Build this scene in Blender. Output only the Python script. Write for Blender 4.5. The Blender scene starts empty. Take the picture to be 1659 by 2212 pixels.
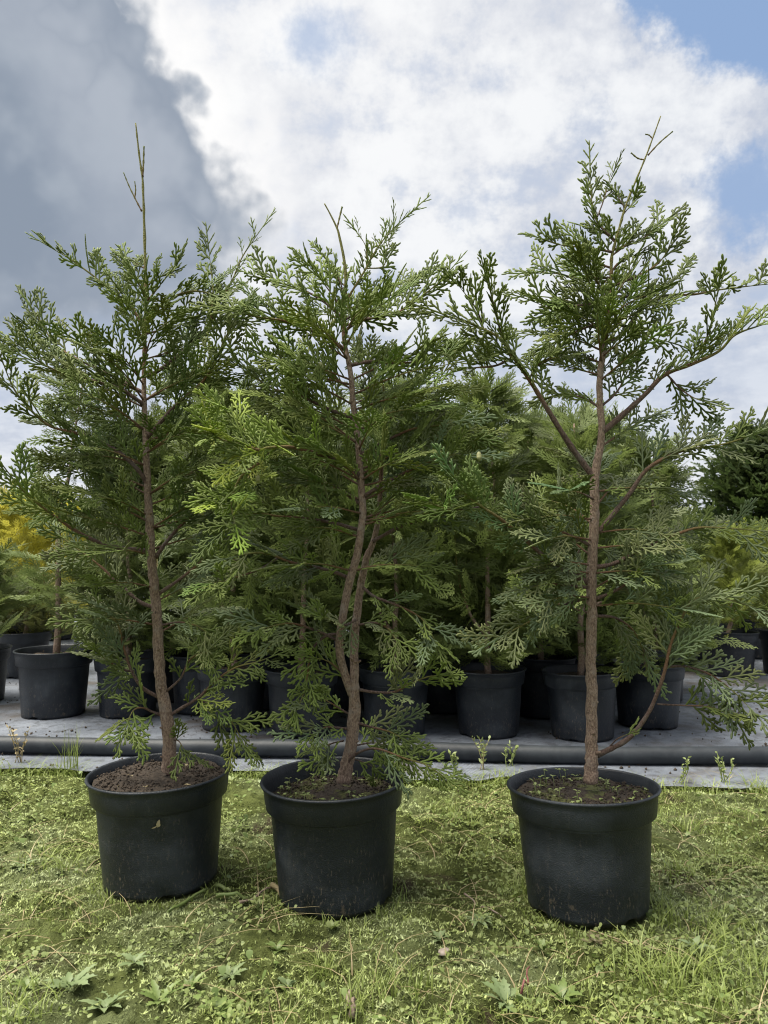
import bpy, math, random
import numpy as np
from mathutils import Vector, Matrix

# ------------------------------------------------------------------ camera, sky, sun, exposure
scene = bpy.context.scene
FOC, CXP, CYP = 1661.0, 829.5, 1106.0          # lens calibration on a 1659 x 2212 plan of the view
PITCH = math.radians(2.9)
CAM_H = 0.575
cam_data = bpy.data.cameras.new('camera')
cam = bpy.data.objects.new('camera', cam_data)
scene.collection.objects.link(cam)
cam.location = (0, 0, CAM_H)
cam.rotation_euler = (math.radians(90) + PITCH, 0, 0)
cam_data.sensor_fit = 'HORIZONTAL'
cam_data.sensor_width = 27.0
cam_data.lens = 27.0 * FOC / 1659.0
cam_data.clip_start = 0.02
cam_data.clip_end = 3000
cam_data.dof.use_dof = True
cam_data.dof.focus_distance = 1.32
cam_data.dof.aperture_fstop = 13.0
scene.camera = cam

SUN_EL, SUN_AZ = math.radians(70), math.radians(-98)   # azimuth from +Y towards +X
sun_data = bpy.data.lights.new('sun', 'SUN')
sun_data.energy = 3.7
sun_data.angle = math.radians(42)
sun_data.color = (1.0, 0.94, 0.82)
sun = bpy.data.objects.new('sun', sun_data)
scene.collection.objects.link(sun)
sd = Vector((math.sin(SUN_AZ) * math.cos(SUN_EL), math.cos(SUN_AZ) * math.cos(SUN_EL), math.sin(SUN_EL)))
sun.rotation_euler = sd.to_track_quat('Z', 'Y').to_euler()

scene.view_settings.view_transform = 'Standard'
scene.view_settings.look = 'None'
scene.view_settings.gamma = 1.0
scene.view_settings.exposure = 1.15
scene.view_settings.use_curve_mapping = False
scene.cycles.use_denoising = True
scene.cycles.pixel_filter_type = 'BLACKMAN_HARRIS'
scene.cycles.filter_width = 1.1
scene.cycles.max_bounces = 5
scene.cycles.transparent_max_bounces = 4


class NT:
    """small helper round a node tree"""
    def __init__(s, tree):
        s.t = tree
        tree.nodes.clear()

    def n(s, typ, **kw):
        nd = s.t.nodes.new(typ)
        for k, v in kw.items():
            setattr(nd, k, v)
        return nd

    def put(s, sock, v):
        if v is None:
            return
        if isinstance(v, bpy.types.NodeSocket):
            s.t.links.new(v, sock)
        else:
            sock.default_value = v

    def m(s, op, a, b=None, c=None, clamp=False):
        nd = s.n('ShaderNodeMath', operation=op, use_clamp=clamp)
        for i, v in enumerate((a, b, c)):
            s.put(nd.inputs[i], v)
        return nd.outputs[0]

    def mix(s, f, a, b, blend='MIX'):
        nd = s.n('ShaderNodeMix', data_type='RGBA', blend_type=blend)
        nd.clamp_factor = True
        s.put(nd.inputs[0], f)
        for i, v in ((6, a), (7, b)):
            if isinstance(v, tuple) and len(v) == 3:
                v = (*v, 1.0)
            s.put(nd.inputs[i], v)
        return nd.outputs[2]

    def noise(s, vec, scale, detail=4, rough=0.55, dist=0.0):
        nd = s.n('ShaderNodeTexNoise')
        if vec is not None:
            s.put(nd.inputs['Vector'], vec)
        nd.inputs['Scale'].default_value = scale
        nd.inputs['Detail'].default_value = detail
        nd.inputs['Roughness'].default_value = rough
        nd.inputs['Distortion'].default_value = dist
        return nd.outputs[0]

    def ss(s, v, lo, hi, a=0.0, b=1.0):
        nd = s.n('ShaderNodeMapRange', interpolation_type='SMOOTHSTEP')
        s.put(nd.inputs[0], v)
        for i, x in enumerate((lo, hi, a, b)):
            s.put(nd.inputs[i + 1], x)
        return nd.outputs[0]

    def link(s, a, b):
        s.t.links.new(a, b)


# cloud and sky radiance (times the background strength of 0.1)
SKY = dict(grey=(2.58, 2.77, 3.20), white=(3.99, 4.09, 4.23), glow=(4.65, 4.61, 4.56), low=(2.44, 2.77, 3.38), blue=(1.27, 1.86, 2.91),
           dark=(1.22, 1.46, 1.83), dark2=(1.79, 2.02, 2.35), rim=(2.26, 2.44, 2.77))


def build_world():
    w = bpy.data.worlds.new('World')
    scene.world = w
    w.use_nodes = True
    t = NT(w.node_tree)
    out = t.n('ShaderNodeOutputWorld')
    bg = t.n('ShaderNodeBackground')
    bg.inputs[1].default_value = 0.1
    w.cycles.sampling_method = 'MANUAL'
    w.cycles.sample_map_resolution = 512
    t.link(bg.outputs[0], out.inputs[0])
    sky = t.n('ShaderNodeTexSky', sky_type='NISHITA', sun_disc=False)
    sky.sun_elevation = SUN_EL
    sky.sun_rotation = SUN_AZ
    sky.dust_density = 1.4
    tc = t.n('ShaderNodeTexCoord')
    d = tc.outputs['Generated']
    sep = t.n('ShaderNodeSeparateXYZ')
    t.link(d, sep.inputs[0])
    x, y, z = sep.outputs
    # azimuth and elevation in degrees
    az = t.m('MULTIPLY', t.m('ARCTAN2', x, y), 57.2958)
    el = t.m('MULTIPLY', t.m('ARCSINE', z), 57.2958)
    # flat cloud deck seen in perspective
    zz = t.m('ADD', t.m('MAXIMUM', z, 0.0), 0.16)
    comb = t.n('ShaderNodeCombineXYZ')
    t.put(comb.inputs[0], t.m('DIVIDE', x, zz))
    t.put(comb.inputs[1], t.m('DIVIDE', y, zz))
    deck = comb.outputs[0]
    puffs = t.noise(deck, 4.4, 7, 0.62)
    fine = t.noise(d, 14.0, 7, 0.66)
    bulk = t.noise(d, 4.6, 5, 0.55)

    def spot(a0, e0, ra, re):
        u = t.m('DIVIDE', t.m('SUBTRACT', az, a0), ra)
        v = t.m('DIVIDE', t.m('SUBTRACT', el, e0), re)
        return t.m('SQRT', t.m('ADD', t.m('MULTIPLY', u, u), t.m('MULTIPLY', v, v)))

    # gaps of blue in the white deck: one wide at the upper right, two small ones
    nz = t.m('MULTIPLY', t.m('SUBTRACT', fine, 0.5), 2.4)
    g1 = t.ss(t.m('ADD', spot(31.0, 38.5, 14.5, 9.4), t.m('MULTIPLY', nz, 0.30)), 0.86, 1.06, 1.0, 0.0)
    g2 = t.ss(t.m('ADD', spot(-5.2, 34.0, 4.4, 2.4), nz), 0.1, 1.15, 0.6, 0.0)
    g3 = t.ss(t.m('ADD', spot(26.0, 23.0, 3.6, 3.4), nz), 0.35, 1.2, 0.85, 0.0)
    gap = t.m('MAXIMUM', g1, t.m('MAXIMUM', g2, g3))
    tex = t.m('ADD', t.m('MULTIPLY', puffs, 0.5), t.m('MULTIPLY', fine, 0.5))
    thin = t.m('MULTIPLY', t.ss(tex, 0.36, 0.50, 1.0, 0.0), 0.30)
    thin = t.m('MULTIPLY', thin, t.ss(el, 6.0, 18.0))
    clear = t.m('MAXIMUM', gap, thin)
    # white deck: brightest towards the hidden sun, greyer lumps inside
    glow = t.ss(spot(-9.0, 40.0, 44.0, 40.0), 0.0, 1.0, 1.0, 0.0)
    lump = t.ss(t.m('ADD', t.m('MULTIPLY', tex, 0.6), t.m('MULTIPLY', bulk, 0.4)), 0.43, 0.57)
    white = t.mix(lump, SKY['grey'], SKY['white'])
    white = t.mix(t.m('MULTIPLY', glow, 0.55), white, SKY['glow'])
    low = t.m('MULTIPLY', t.ss(t.m('ADD', el, t.m('MULTIPLY', t.m('SUBTRACT', bulk, 0.5), 18.0)), 5.0, 12.0, 0.0, 1.0),
              t.ss(t.m('ADD', el, t.m('MULTIPLY', t.m('SUBTRACT', puffs, 0.5), 14.0)), 12.0, 20.0, 1.0, 0.0))
    white = t.mix(t.m('MULTIPLY', low, 0.55), white, SKY['low'])
    blue = t.mix(0.8, sky.outputs[0], SKY['blue'])
    col = t.mix(clear, white, blue)
    # the heavy grey cumulus on the left
    dl = t.m('DIVIDE', t.m('SUBTRACT', az, -41.0), 30.0)
    de = t.m('SUBTRACT', el, 22.0)
    up = t.m('DIVIDE', t.m('MAXIMUM', de, 0.0), 19.5)
    dn = t.m('DIVIDE', t.m('MINIMUM', de, 0.0), 9.0)
    r = t.m('SQRT', t.m('ADD', t.m('MULTIPLY', dl, dl), t.m('ADD', t.m('MULTIPLY', up, up), t.m('MULTIPLY', dn, dn))))
    bil = t.m('ABSOLUTE', t.m('SUBTRACT', t.noise(d, 12.0, 3, 0.5), 0.5))
    bil = t.m('MINIMUM', t.m('MULTIPLY', bil, 5.0), 1.2)
    rr = t.m('ADD', t.m('SUBTRACT', r, -0.01), t.m('MULTIPLY', t.m('SUBTRACT', bulk, 0.5), 0.30))
    rr = t.m('SUBTRACT', rr, t.m('MULTIPLY', t.m('SUBTRACT', bil, 0.4), 0.10))
    rr = t.m('ADD', rr, t.m('MULTIPLY', t.m('SUBTRACT', fine, 0.5), 0.10))
    soft = t.ss(el, 14.0, 27.0, 0.20, 0.042)
    mask = t.ss(t.m('SUBTRACT', rr, 1.0), t.m('MULTIPLY', soft, -1.0), soft, 1.0, 0.0)
    inner = t.m('ADD', t.m('MULTIPLY', bulk, 0.8), t.m('MULTIPLY', bil, 0.24))
    inner = t.m('ADD', inner, t.m('MULTIPLY', t.m('SUBTRACT', el, 26.0), 0.009))
    dark = t.mix(t.ss(inner, 0.36, 0.72), SKY['dark'], SKY['dark2'])
    rim = t.m('MULTIPLY', t.ss(rr, 0.55, 0.80), t.ss(rr, 0.80, 0.98, 1.0, 0.35))
    dark = t.mix(t.m('MULTIPLY', rim, t.ss(el, 14.0, 26.0, 0.1, 0.45)), dark, SKY['rim'])
    lining = t.m('MULTIPLY', t.ss(rr, 1.0, 1.22, 1.0, 0.0), t.ss(el, 18.0, 26.0))
    col = t.mix(t.m('MULTIPLY', lining, 0.8), col, SKY['glow'])
    col = t.mix(mask, col, dark)
    t.link(col, bg.inputs[0])


build_world()

# ------------------------------------------------------------------ helpers
R = random.Random(7)
NPR = np.random.default_rng(11)
COL = scene.collection
CP, SP = math.cos(PITCH), math.sin(PITCH)


def at(px, py, Y):
    """point of the place seen at plan position (px, py), Y metres in front of the camera"""
    cx, cz = (px - CXP) / FOC, -(py - CYP) / FOC
    wy, wz = CP - SP * cz, SP + CP * cz
    k = Y / wy
    return Vector((cx * k, Y, CAM_H + wz * k))


def on_ground(px, py, z=0.0):
    cx, cz = (px - CXP) / FOC, -(py - CYP) / FOC
    wy, wz = CP - SP * cz, SP + CP * cz
    k = (z - CAM_H) / wz
    return Vector((cx * k, wy * k, z))


def vnoise(x, y, seed=0):
    x = np.asarray(x, float); y = np.asarray(y, float)
    xi, yi = np.floor(x).astype(np.int64), np.floor(y).astype(np.int64)
    fx, fy = x - xi, y - yi
    fx, fy = fx * fx * (3 - 2 * fx), fy * fy * (3 - 2 * fy)

    def h(i, j):
        n = (i * 374761393 + j * 668265263 + seed * 144665) & 0x7fffffff
        n = ((n ^ (n >> 13)) * 1274126177) & 0x7fffffff
        return ((n ^ (n >> 16)) & 0xffff) / 65535.0
    a, b, c, d = h(xi, yi), h(xi + 1, yi), h(xi, yi + 1), h(xi + 1, yi + 1)
    return (a * (1 - fx) + b * fx) * (1 - fy) + (c * (1 - fx) + d * fx) * fy


def fbm(x, y, oct=4, seed=0):
    s, a, t = 0.0, 0.5, 0.0
    for o in range(oct):
        s = s + a * vnoise(x * 2 ** o + 17.3 * o, y * 2 ** o - 9.1 * o, seed + o)
        t += a
        a *= 0.5
    return s / t


def fabric_edge(x):
    return 1.965 - 0.085 * x + 0.06 * (vnoise(x * 3.1, 0 * x, 5) - 0.5) + 0.045 * (vnoise(x * 13, 0 * x, 6) - 0.5)


def ground_z(x, y):
    x = np.asarray(x, float); y = np.asarray(y, float)
    f = np.clip((fabric_edge(x) - y) / 0.10, 0, 1)
    near = 0.020 * (fbm(x * 3.0, y * 3.0, 3, 1) - 0.5) + 0.028 * (fbm(x * 16, y * 20, 4, 2) - 0.55) \
        + 0.017 * np.abs(vnoise(x * 42, y * 46, 9) - 0.5) * 2 - 0.006 + 0.012 * (vnoise(x * 80, y * 95, 3) - 0.5)
    lip = 0.016 * np.exp(-((fabric_edge(x) - y - 0.07) / 0.05) ** 2) * vnoise(x * 6, y * 6, 8)
    z = near * f - 0.012 * (1 - f) + lip * f
    z = z + 0.015 * np.clip((fabric_edge(x) - 0.05 - y) / 0.3, 0, 1)
    for (px, py), (pz, ph) in zip(POT_XY, POT_Z):
        r = np.hypot(x - px, y - py)
        k = np.clip((0.15 - r) / 0.055, 0, 1)
        z = z * (1 - k) + (pz - 0.003) * k
    return z


POT_XY = [(-0.378, 1.335), (-0.079, 1.30), (0.323, 1.25)]
POT_Z = [(0.022, 0.89), (0.012, 0.94), (0.018, 0.91)]      # height of the foot, height factor


class MB:
    """collects faces of one part; build() links them as one mesh object"""
    def __init__(s):
        s.v, s.f, s.tip, s.var = [], [], [], []

    def tube(s, pts, rad, sides=6, tips=None, cap=True, bump=0.0, rnd=None):
        n = len(pts)
        base = len(s.v)
        ref = Vector((0.31, 0.87, 0.2))
        for i, p in enumerate(pts):
            d = (pts[min(i + 1, n - 1)] - pts[max(i - 1, 0)]).normalized()
            u = d.cross(ref)
            if u.length < 1e-4:
                u = d.cross(Vector((1, 0, 0)))
            u.normalize()
            w = d.cross(u)
            for k in range(sides):
                a = 2 * math.pi * k / sides
                r = rad[i]
                if bump and rnd:
                    r *= 1 + bump * (rnd.random() - 0.5)
                s.v.append(p + (u * math.cos(a) + w * math.sin(a)) * r)
                s.tip.append(tips[i] if tips else i / max(1, n - 1))
                s.var.append(0.5)
        for i in range(n - 1):
            for k in range(sides):
                k2 = (k + 1) % sides
                s.f.append((base + i * sides + k, base + i * sides + k2, base + (i + 1) * sides + k2, base + (i + 1) * sides + k))
        if cap:
            s.f.append(tuple(base + (n - 1) * sides + k for k in range(sides)))
            s.f.append(tuple(base + k for k in reversed(range(sides))))

    def lathe(s, prof, sides=48, tilt=None):
        base = len(s.v)
        for (r, z) in prof:
            for k in range(sides):
                a = 2 * math.pi * k / sides
                s.v.append(Vector((r * math.cos(a), r * math.sin(a), z)))
                s.tip.append(0); s.var.append(0.5)
        for i in range(len(prof) - 1):
            for k in range(sides):
                k2 = (k + 1) % sides
                s.f.append((base + i * sides + k, base + i * sides + k2, base + (i + 1) * sides + k2, base + (i + 1) * sides + k))

    def strip(s, pts, wid, nrm, thick, tip0=0.0, tip1=1.0, flat=False, var=0.5):
        """flattened twig: diamond section (or a bare ribbon when flat) ending in a blunt point"""
        n = len(pts)
        base = len(s.v)
        m = 2 if flat else 4
        for i, p in enumerate(pts):
            d = (pts[min(i + 1, n - 1)] - pts[max(i - 1, 0)]).normalized()
            u = nrm.cross(d).normalized()
            w = wid[i]
            ring = (p + u * w, p - u * w) if flat else (p + u * w, p + nrm * w * thick, p - u * w, p - nrm * w * thick)
            for q in ring:
                s.v.append(q)
                s.tip.append(tip0 + (tip1 - tip0) * i / (n - 1)); s.var.append(var)
        for i in range(n - 1):
            a, b = base + i * m, base + (i + 1) * m
            if flat:
                s.f.append((a, a + 1, b + 1, b))
            else:
                for k in range(4):
                    k2 = (k + 1) % 4
                    s.f.append((a + k, a + k2, b + k2, b + k))
        if not flat:
            e = base + (n - 1) * 4
            s.f.append((e, e + 1, e + 2, e + 3))

    def mesh(s, name, mat, smooth=True):
        return np_mesh(name, np.array([tuple(p) for p in s.v]), s.f, mat, smooth, np.array(s.tip), np.array(s.var))

    def build(s, name, mat, parent=None, smooth=True):
        return link(name, s.mesh(name, mat, smooth), parent)


def np_mesh(name, v, faces, mat, smooth=True, tip=None, var=None):
    me = bpy.data.meshes.new(name)
    v = np.asarray(v, np.float32)
    if isinstance(faces, np.ndarray):
        nf, k = faces.shape
        me.vertices.add(len(v))
        me.vertices.foreach_set('co', v.ravel())
        me.loops.add(nf * k)
        me.loops.foreach_set('vertex_index', faces.astype(np.int32).ravel())
        me.polygons.add(nf)
        me.polygons.foreach_set('loop_start', np.arange(0, nf * k, k, dtype=np.int32))
        me.polygons.foreach_set('loop_total', np.full(nf, k, np.int32))
        me.update(calc_edges=True)
    else:
        me.from_pydata([tuple(p) for p in v.tolist()], [], [tuple(f) for f in faces])
        me.update()
    if smooth:
        me.polygons.foreach_set('use_smooth', np.ones(len(me.polygons), bool))
    for nm, arr in (('tip', tip), ('var', var)):
        if arr is not None:
            a = me.attributes.new(nm, 'FLOAT', 'POINT')
            a.data.foreach_set('value', np.asarray(arr, np.float32))
    me.materials.append(mat)
    return me


def link(name, me, parent=None):
    o = bpy.data.objects.new(name, me)
    COL.objects.link(o)
    if parent is not None:
        o.parent = parent
    return o


def empty(name, loc, rot=(0, 0, 0)):
    o = bpy.data.objects.new(name, None)
    COL.objects.link(o)
    o.location = loc
    o.rotation_euler = rot
    o.empty_display_size = 0.05
    return o


def tag(o, label=None, cat=None, group=None, kind=None):
    if label: o['label'] = label
    if cat: o['category'] = cat
    if group: o['group'] = group
    if kind: o['kind'] = kind
    return o


def crom(pts, n):
    """smooth curve through the points, n samples per span"""
    out = []
    P = [pts[0] * 2 - pts[1]] + list(pts) + [pts[-1] * 2 - pts[-2]]
    for i in range(1, len(P) - 2):
        a, b, c, d = P[i - 1], P[i], P[i + 1], P[i + 2]
        for k in range(n):
            t = k / n
            out.append(0.5 * ((2 * b) + (c - a) * t + (2 * a - 5 * b + 4 * c - d) * t * t + (3 * b - a - 3 * c + d) * t ** 3))
    out.append(P[-2].copy())
    return out


# ------------------------------------------------------------------ materials
def material(name):
    m = bpy.data.materials.new(name)
    m.use_nodes = True
    t = NT(m.node_tree)
    out = t.n('ShaderNodeOutputMaterial')
    b = t.n('ShaderNodeBsdfPrincipled')
    t.link(b.outputs[0], out.inputs[0])
    return m, t, b, out


def attr(t, name):
    nd = t.n('ShaderNodeAttribute', attribute_name=name)
    return nd.outputs['Fac']


def bump(t, b, h, dist, strength=1.0):
    nd = t.n('ShaderNodeBump')
    nd.inputs['Strength'].default_value = strength
    nd.inputs['Distance'].default_value = dist
    t.put(nd.inputs['Height'], h)
    t.link(nd.outputs[0], b.inputs['Normal'])


def scale_col(t, col, f):
    nd = t.n('ShaderNodeVectorMath', operation='SCALE')
    t.put(nd.inputs[0], col)
    t.put(nd.inputs[3], f)
    return nd.outputs[0]


def mat_foliage():
    m, t, b, out = material('scale_foliage')
    oi = t.n('ShaderNodeObjectInfo')
    geo = t.n('ShaderNodeNewGeometry')
    tipv, var = attr(t, 'tip'), attr(t, 'var')
    n1 = t.noise(geo.outputs['Position'], 38.0, 3)
    f = t.m('ADD', t.m('MULTIPLY', oi.outputs['Random'], 0.45), t.m('MULTIPLY', var, 0.6))
    f = t.m('ADD', f, t.m('MULTIPLY', n1, 0.5))          # about 0.3 .. 1.3
    base = scale_col(t, oi.outputs['Color'], t.m('ADD', f, 0.22))
    young = t.mix(0.42, base, (0.30, 0.34, 0.12))
    colr = t.mix(t.m('MULTIPLY', t.m('POWER', tipv, 2.2), 0.55), base, young)
    t.link(colr, b.inputs['Base Color'])
    b.inputs['Roughness'].default_value = 0.5
    b.inputs['Specular IOR Level'].default_value = 0.35
    bump(t, b, t.noise(geo.outputs['Position'], 900.0, 2), 0.0006, 0.7)
    tr = t.n('ShaderNodeBsdfTranslucent')
    t.link(scale_col(t, colr, 1.3), tr.inputs[0])
    mx = t.n('ShaderNodeMixShader')
    mx.inputs[0].default_value = 0.38
    t.link(b.outputs[0], mx.inputs[1]); t.link(tr.outputs[0], mx.inputs[2])
    t.link(mx.outputs[0], out.inputs[0])
    return m


def mat_leaf(name, c0, c1, trans=0.25, rough=0.5):
    """soft leaves and grass: colour varies per leaf (var) and to the tip"""
    m, t, b, out = material(name)
    tipv, var = attr(t, 'tip'), attr(t, 'var')
    geo = t.n('ShaderNodeNewGeometry')
    n1 = t.noise(geo.outputs['Position'], 60.0, 3)
    f = t.m('ADD', t.m('MULTIPLY', var, 0.7), t.m('MULTIPLY', n1, 0.3))
    c = t.mix(f, c0, c1)
    c = t.mix(t.m('MULTIPLY', t.m('POWER', tipv, 3.0), 0.3), c, (0.34, 0.36, 0.16))
    t.link(c, b.inputs['Base Color'])
    b.inputs['Roughness'].default_value = rough
    tr = t.n('ShaderNodeBsdfTranslucent')
    t.link(c, tr.inputs[0])
    mx = t.n('ShaderNodeMixShader')
    mx.inputs[0].default_value = trans
    t.link(b.outputs[0], mx.inputs[1]); t.link(tr.outputs[0], mx.inputs[2])
    t.link(mx.outputs[0], out.inputs[0])
    return m


def mat_bark(name, c0, c1, c2, twig=False):
    m, t, b, out = material(name)
    tc = t.n('ShaderNodeTexCoord')
    mp = t.n('ShaderNodeMapping')
    t.link(tc.outputs['Object'], mp.inputs[0])
    mp.inputs['Scale'].default_value = (1, 1, 0.5)
    n1 = t.noise(mp.outputs[0], 420.0, 5, 0.65)
    n2 = t.noise(tc.outputs['Object'], 55.0, 4, 0.6)
    n3 = t.noise(tc.outputs['Object'], 120.0, 3, 0.6)
    c = t.mix(t.ss(n1, 0.35, 0.68), c0, c1)
    c = t.mix(t.m('MULTIPLY', t.ss(n2, 0.50, 0.70), 0.7), c, c2)
    c = t.mix(t.m('MULTIPLY', t.ss(n3, 0.62, 0.72), 0.55), c, (0.03, 0.022, 0.018))
    if twig:
        tv = attr(t, 'tip')
        c = t.mix(t.ss(tv, 0.30, 0.55), c, (0.20, 0.105, 0.05))
        c = t.mix(t.ss(tv, 0.50, 0.80), c, (0.20, 0.19, 0.05))
        c = t.mix(t.ss(tv, 0.85, 1.0), c, (0.13, 0.16, 0.06))
    t.link(c, b.inputs['Base Color'])
    b.inputs['Roughness'].default_value = 0.8
    bump(t, b, t.m('ADD', n1, t.m('MULTIPLY', n2, 0.6)), 0.005, 1.0)
    return m


def mat_pot():
    m, t, b, out = material('black_plastic')
    tc = t.n('ShaderNodeTexCoord')
    oi = t.n('ShaderNodeObjectInfo')
    off = t.n('ShaderNodeVectorMath', operation='ADD')
    t.link(tc.outputs['Object'], off.inputs[0])
    cmb = t.n('ShaderNodeCombineXYZ')
    t.put(cmb.inputs[0], t.m('MULTIPLY', oi.outputs['Random'], 9.0))
    t.link(cmb.outputs[0], off.inputs[1])
    p = off.outputs[0]
    mp = t.n('ShaderNodeMapping')
    t.link(p, mp.inputs[0]); mp.inputs['Scale'].default_value = (1, 1, 0.3)
    sep = t.n('ShaderNodeSeparateXYZ')
    t.link(tc.outputs['Object'], sep.inputs[0])
    splash = t.ss(sep.outputs[2], 0.0, 0.17, 1.0, 0.25)
    speck = t.ss(t.noise(mp.outputs[0], 300.0, 4, 0.7), 0.56, 0.66)
    patch = t.ss(t.noise(p, 22.0, 4, 0.6), 0.40, 0.70)
    film = t.ss(t.noise(p, 9.0, 5, 0.6), 0.42, 0.72)
    scuff = t.ss(t.noise(mp.outputs[0], 70.0, 6, 0.7, 1.5), 0.66, 0.74)
    c = t.mix(t.m('MULTIPLY', film, 0.55), (0.011, 0.0145, 0.020), (0.056, 0.066, 0.078))
    c = t.mix(t.m('MULTIPLY', t.m('MULTIPLY', speck, splash), t.m('ADD', t.m('MULTIPLY', patch, 0.7), 0.15)), c, (0.19, 0.155, 0.115))
    c = t.mix(t.m('MULTIPLY', scuff, 0.35), c, (0.10, 0.11, 0.115))
    ms = t.n('ShaderNodeMapping')
    t.link(p, ms.inputs[0]); ms.inputs['Scale'].default_value = (1, 1, 0.06)
    streak = t.ss(t.noise(ms.outputs[0], 75.0, 4, 0.65), 0.54, 0.72)
    c = t.mix(t.m('MULTIPLY', t.m('MULTIPLY', streak, film), 0.45), c, (0.085, 0.085, 0.08))
    mud = t.m('MULTIPLY', t.ss(t.noise(p, 48.0, 5, 0.7), 0.60, 0.68), t.ss(sep.outputs[2], 0.0, 0.07, 1.0, 0.0))
    c = t.mix(t.m('MULTIPLY', mud, 0.75), c, (0.12, 0.095, 0.07))
    t.link(c, b.inputs['Base Color'])
    rg = t.m('ADD', t.m('MULTIPLY', film, 0.22), 0.40)
    t.put(b.inputs['Roughness'], t.m('ADD', rg, t.m('MULTIPLY', speck, 0.2)))
    b.inputs['Specular IOR Level'].default_value = 0.42
    bump(t, b, t.m('ADD', t.noise(p, 420.0, 3), t.m('MULTIPLY', t.noise(p, 14.0, 3), 3.0)), 0.0014, 0.7)
    return m


def mat_soil(name, c0, c1, moss):
    m, t, b, out = material(name)
    tc = t.n('ShaderNodeTexCoord')
    n1 = t.noise(tc.outputs['Object'], 130.0, 6, 0.7)
    n2 = t.noise(tc.outputs['Object'], 26.0, 4, 0.6)
    c = t.mix(t.ss(n1, 0.33, 0.68), c0, c1)
    c = t.mix(t.m('MULTIPLY', t.ss(n2, 0.50, 0.60), moss), c, (0.13, 0.15, 0.035))
    c = t.mix(t.m('MULTIPLY', attr(t, 'var'), 0.35), c, (0.14, 0.10, 0.07))
    t.link(c, b.inputs['Base Color'])
    b.inputs['Roughness'].default_value = 0.95
    bump(t, b, n1, 0.006, 1.0)
    return m


def mat_ground():
    m, t, b, out = material('mossy_ground')
    geo = t.n('ShaderNodeNewGeometry')
    p = geo.outputs['Position']
    n0 = t.noise(p, 2.6, 5, 0.6, 0.4)
    n1 = t.noise(p, 11.0, 5, 0.62, 0.3)
    n2 = t.noise(p, 70.0, 5, 0.7)
    n3 = t.noise(p, 6.0, 4, 0.6, 0.6)
    c = t.mix(t.ss(n1, 0.36, 0.64), (0.065, 0.08, 0.018), (0.16, 0.19, 0.055))
    c = t.mix(t.m('MULTIPLY', t.ss(n0, 0.48, 0.66), 0.7), c, (0.24, 0.28, 0.13))
    c = t.mix(t.m('MULTIPLY', t.ss(n2, 0.50, 0.66), 0.6), c, (0.045, 0.055, 0.014))
    c = t.mix(t.m('MULTIPLY', t.ss(n3, 0.60, 0.68), 0.85), c, (0.075, 0.055, 0.035))
    t.link(c, b.inputs['Base Color'])
    b.inputs['Roughness'].default_value = 0.95
    b.inputs['Specular IOR Level'].default_value = 0.2
    bump(t, b, t.m('ADD', t.noise(p, 260.0, 4, 0.7), t.m('MULTIPLY', n2, 1.2)), 0.012, 1.0)
    return m


def mat_moss():
    m, t, b, out = material('moss_shoots')
    geo = t.n('ShaderNodeNewGeometry')
    p = geo.outputs['Position']
    n0 = t.noise(p, 2.6, 5, 0.6, 0.4)
    n1 = t.noise(p, 11.0, 5, 0.62, 0.3)
    n3 = t.noise(p, 6.0, 4, 0.6, 0.6)
    var, tv = attr(t, 'var'), attr(t, 'tip')
    c = t.mix(t.ss(n1, 0.34, 0.62), (0.31, 0.38, 0.075), (0.52, 0.60, 0.23))
    c = t.mix(t.m('MULTIPLY', t.ss(n0, 0.46, 0.64), 0.75), c, (0.50, 0.56, 0.33))
    c = t.mix(t.m('MULTIPLY', t.ss(n3, 0.60, 0.68), 0.6), c, (0.13, 0.105, 0.05))
    c = scale_col(t, c, t.m('ADD', t.m('MULTIPLY', var, 0.8), 0.55))
    c = t.mix(t.m('MULTIPLY', tv, 0.22), c, (0.60, 0.64, 0.44))
    t.link(c, b.inputs['Base Color'])
    b.inputs['Roughness'].default_value = 0.8
    b.inputs['Specular IOR Level'].default_value = 0.25
    tr = t.n('ShaderNodeBsdfTranslucent')
    t.link(c, tr.inputs[0])
    mx = t.n('ShaderNodeMixShader'); mx.inputs[0].default_value = 0.3
    t.link(b.outputs[0], mx.inputs[1]); t.link(tr.outputs[0], mx.inputs[2])
    t.link(mx.outputs[0], out.inputs[0])
    return m


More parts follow.
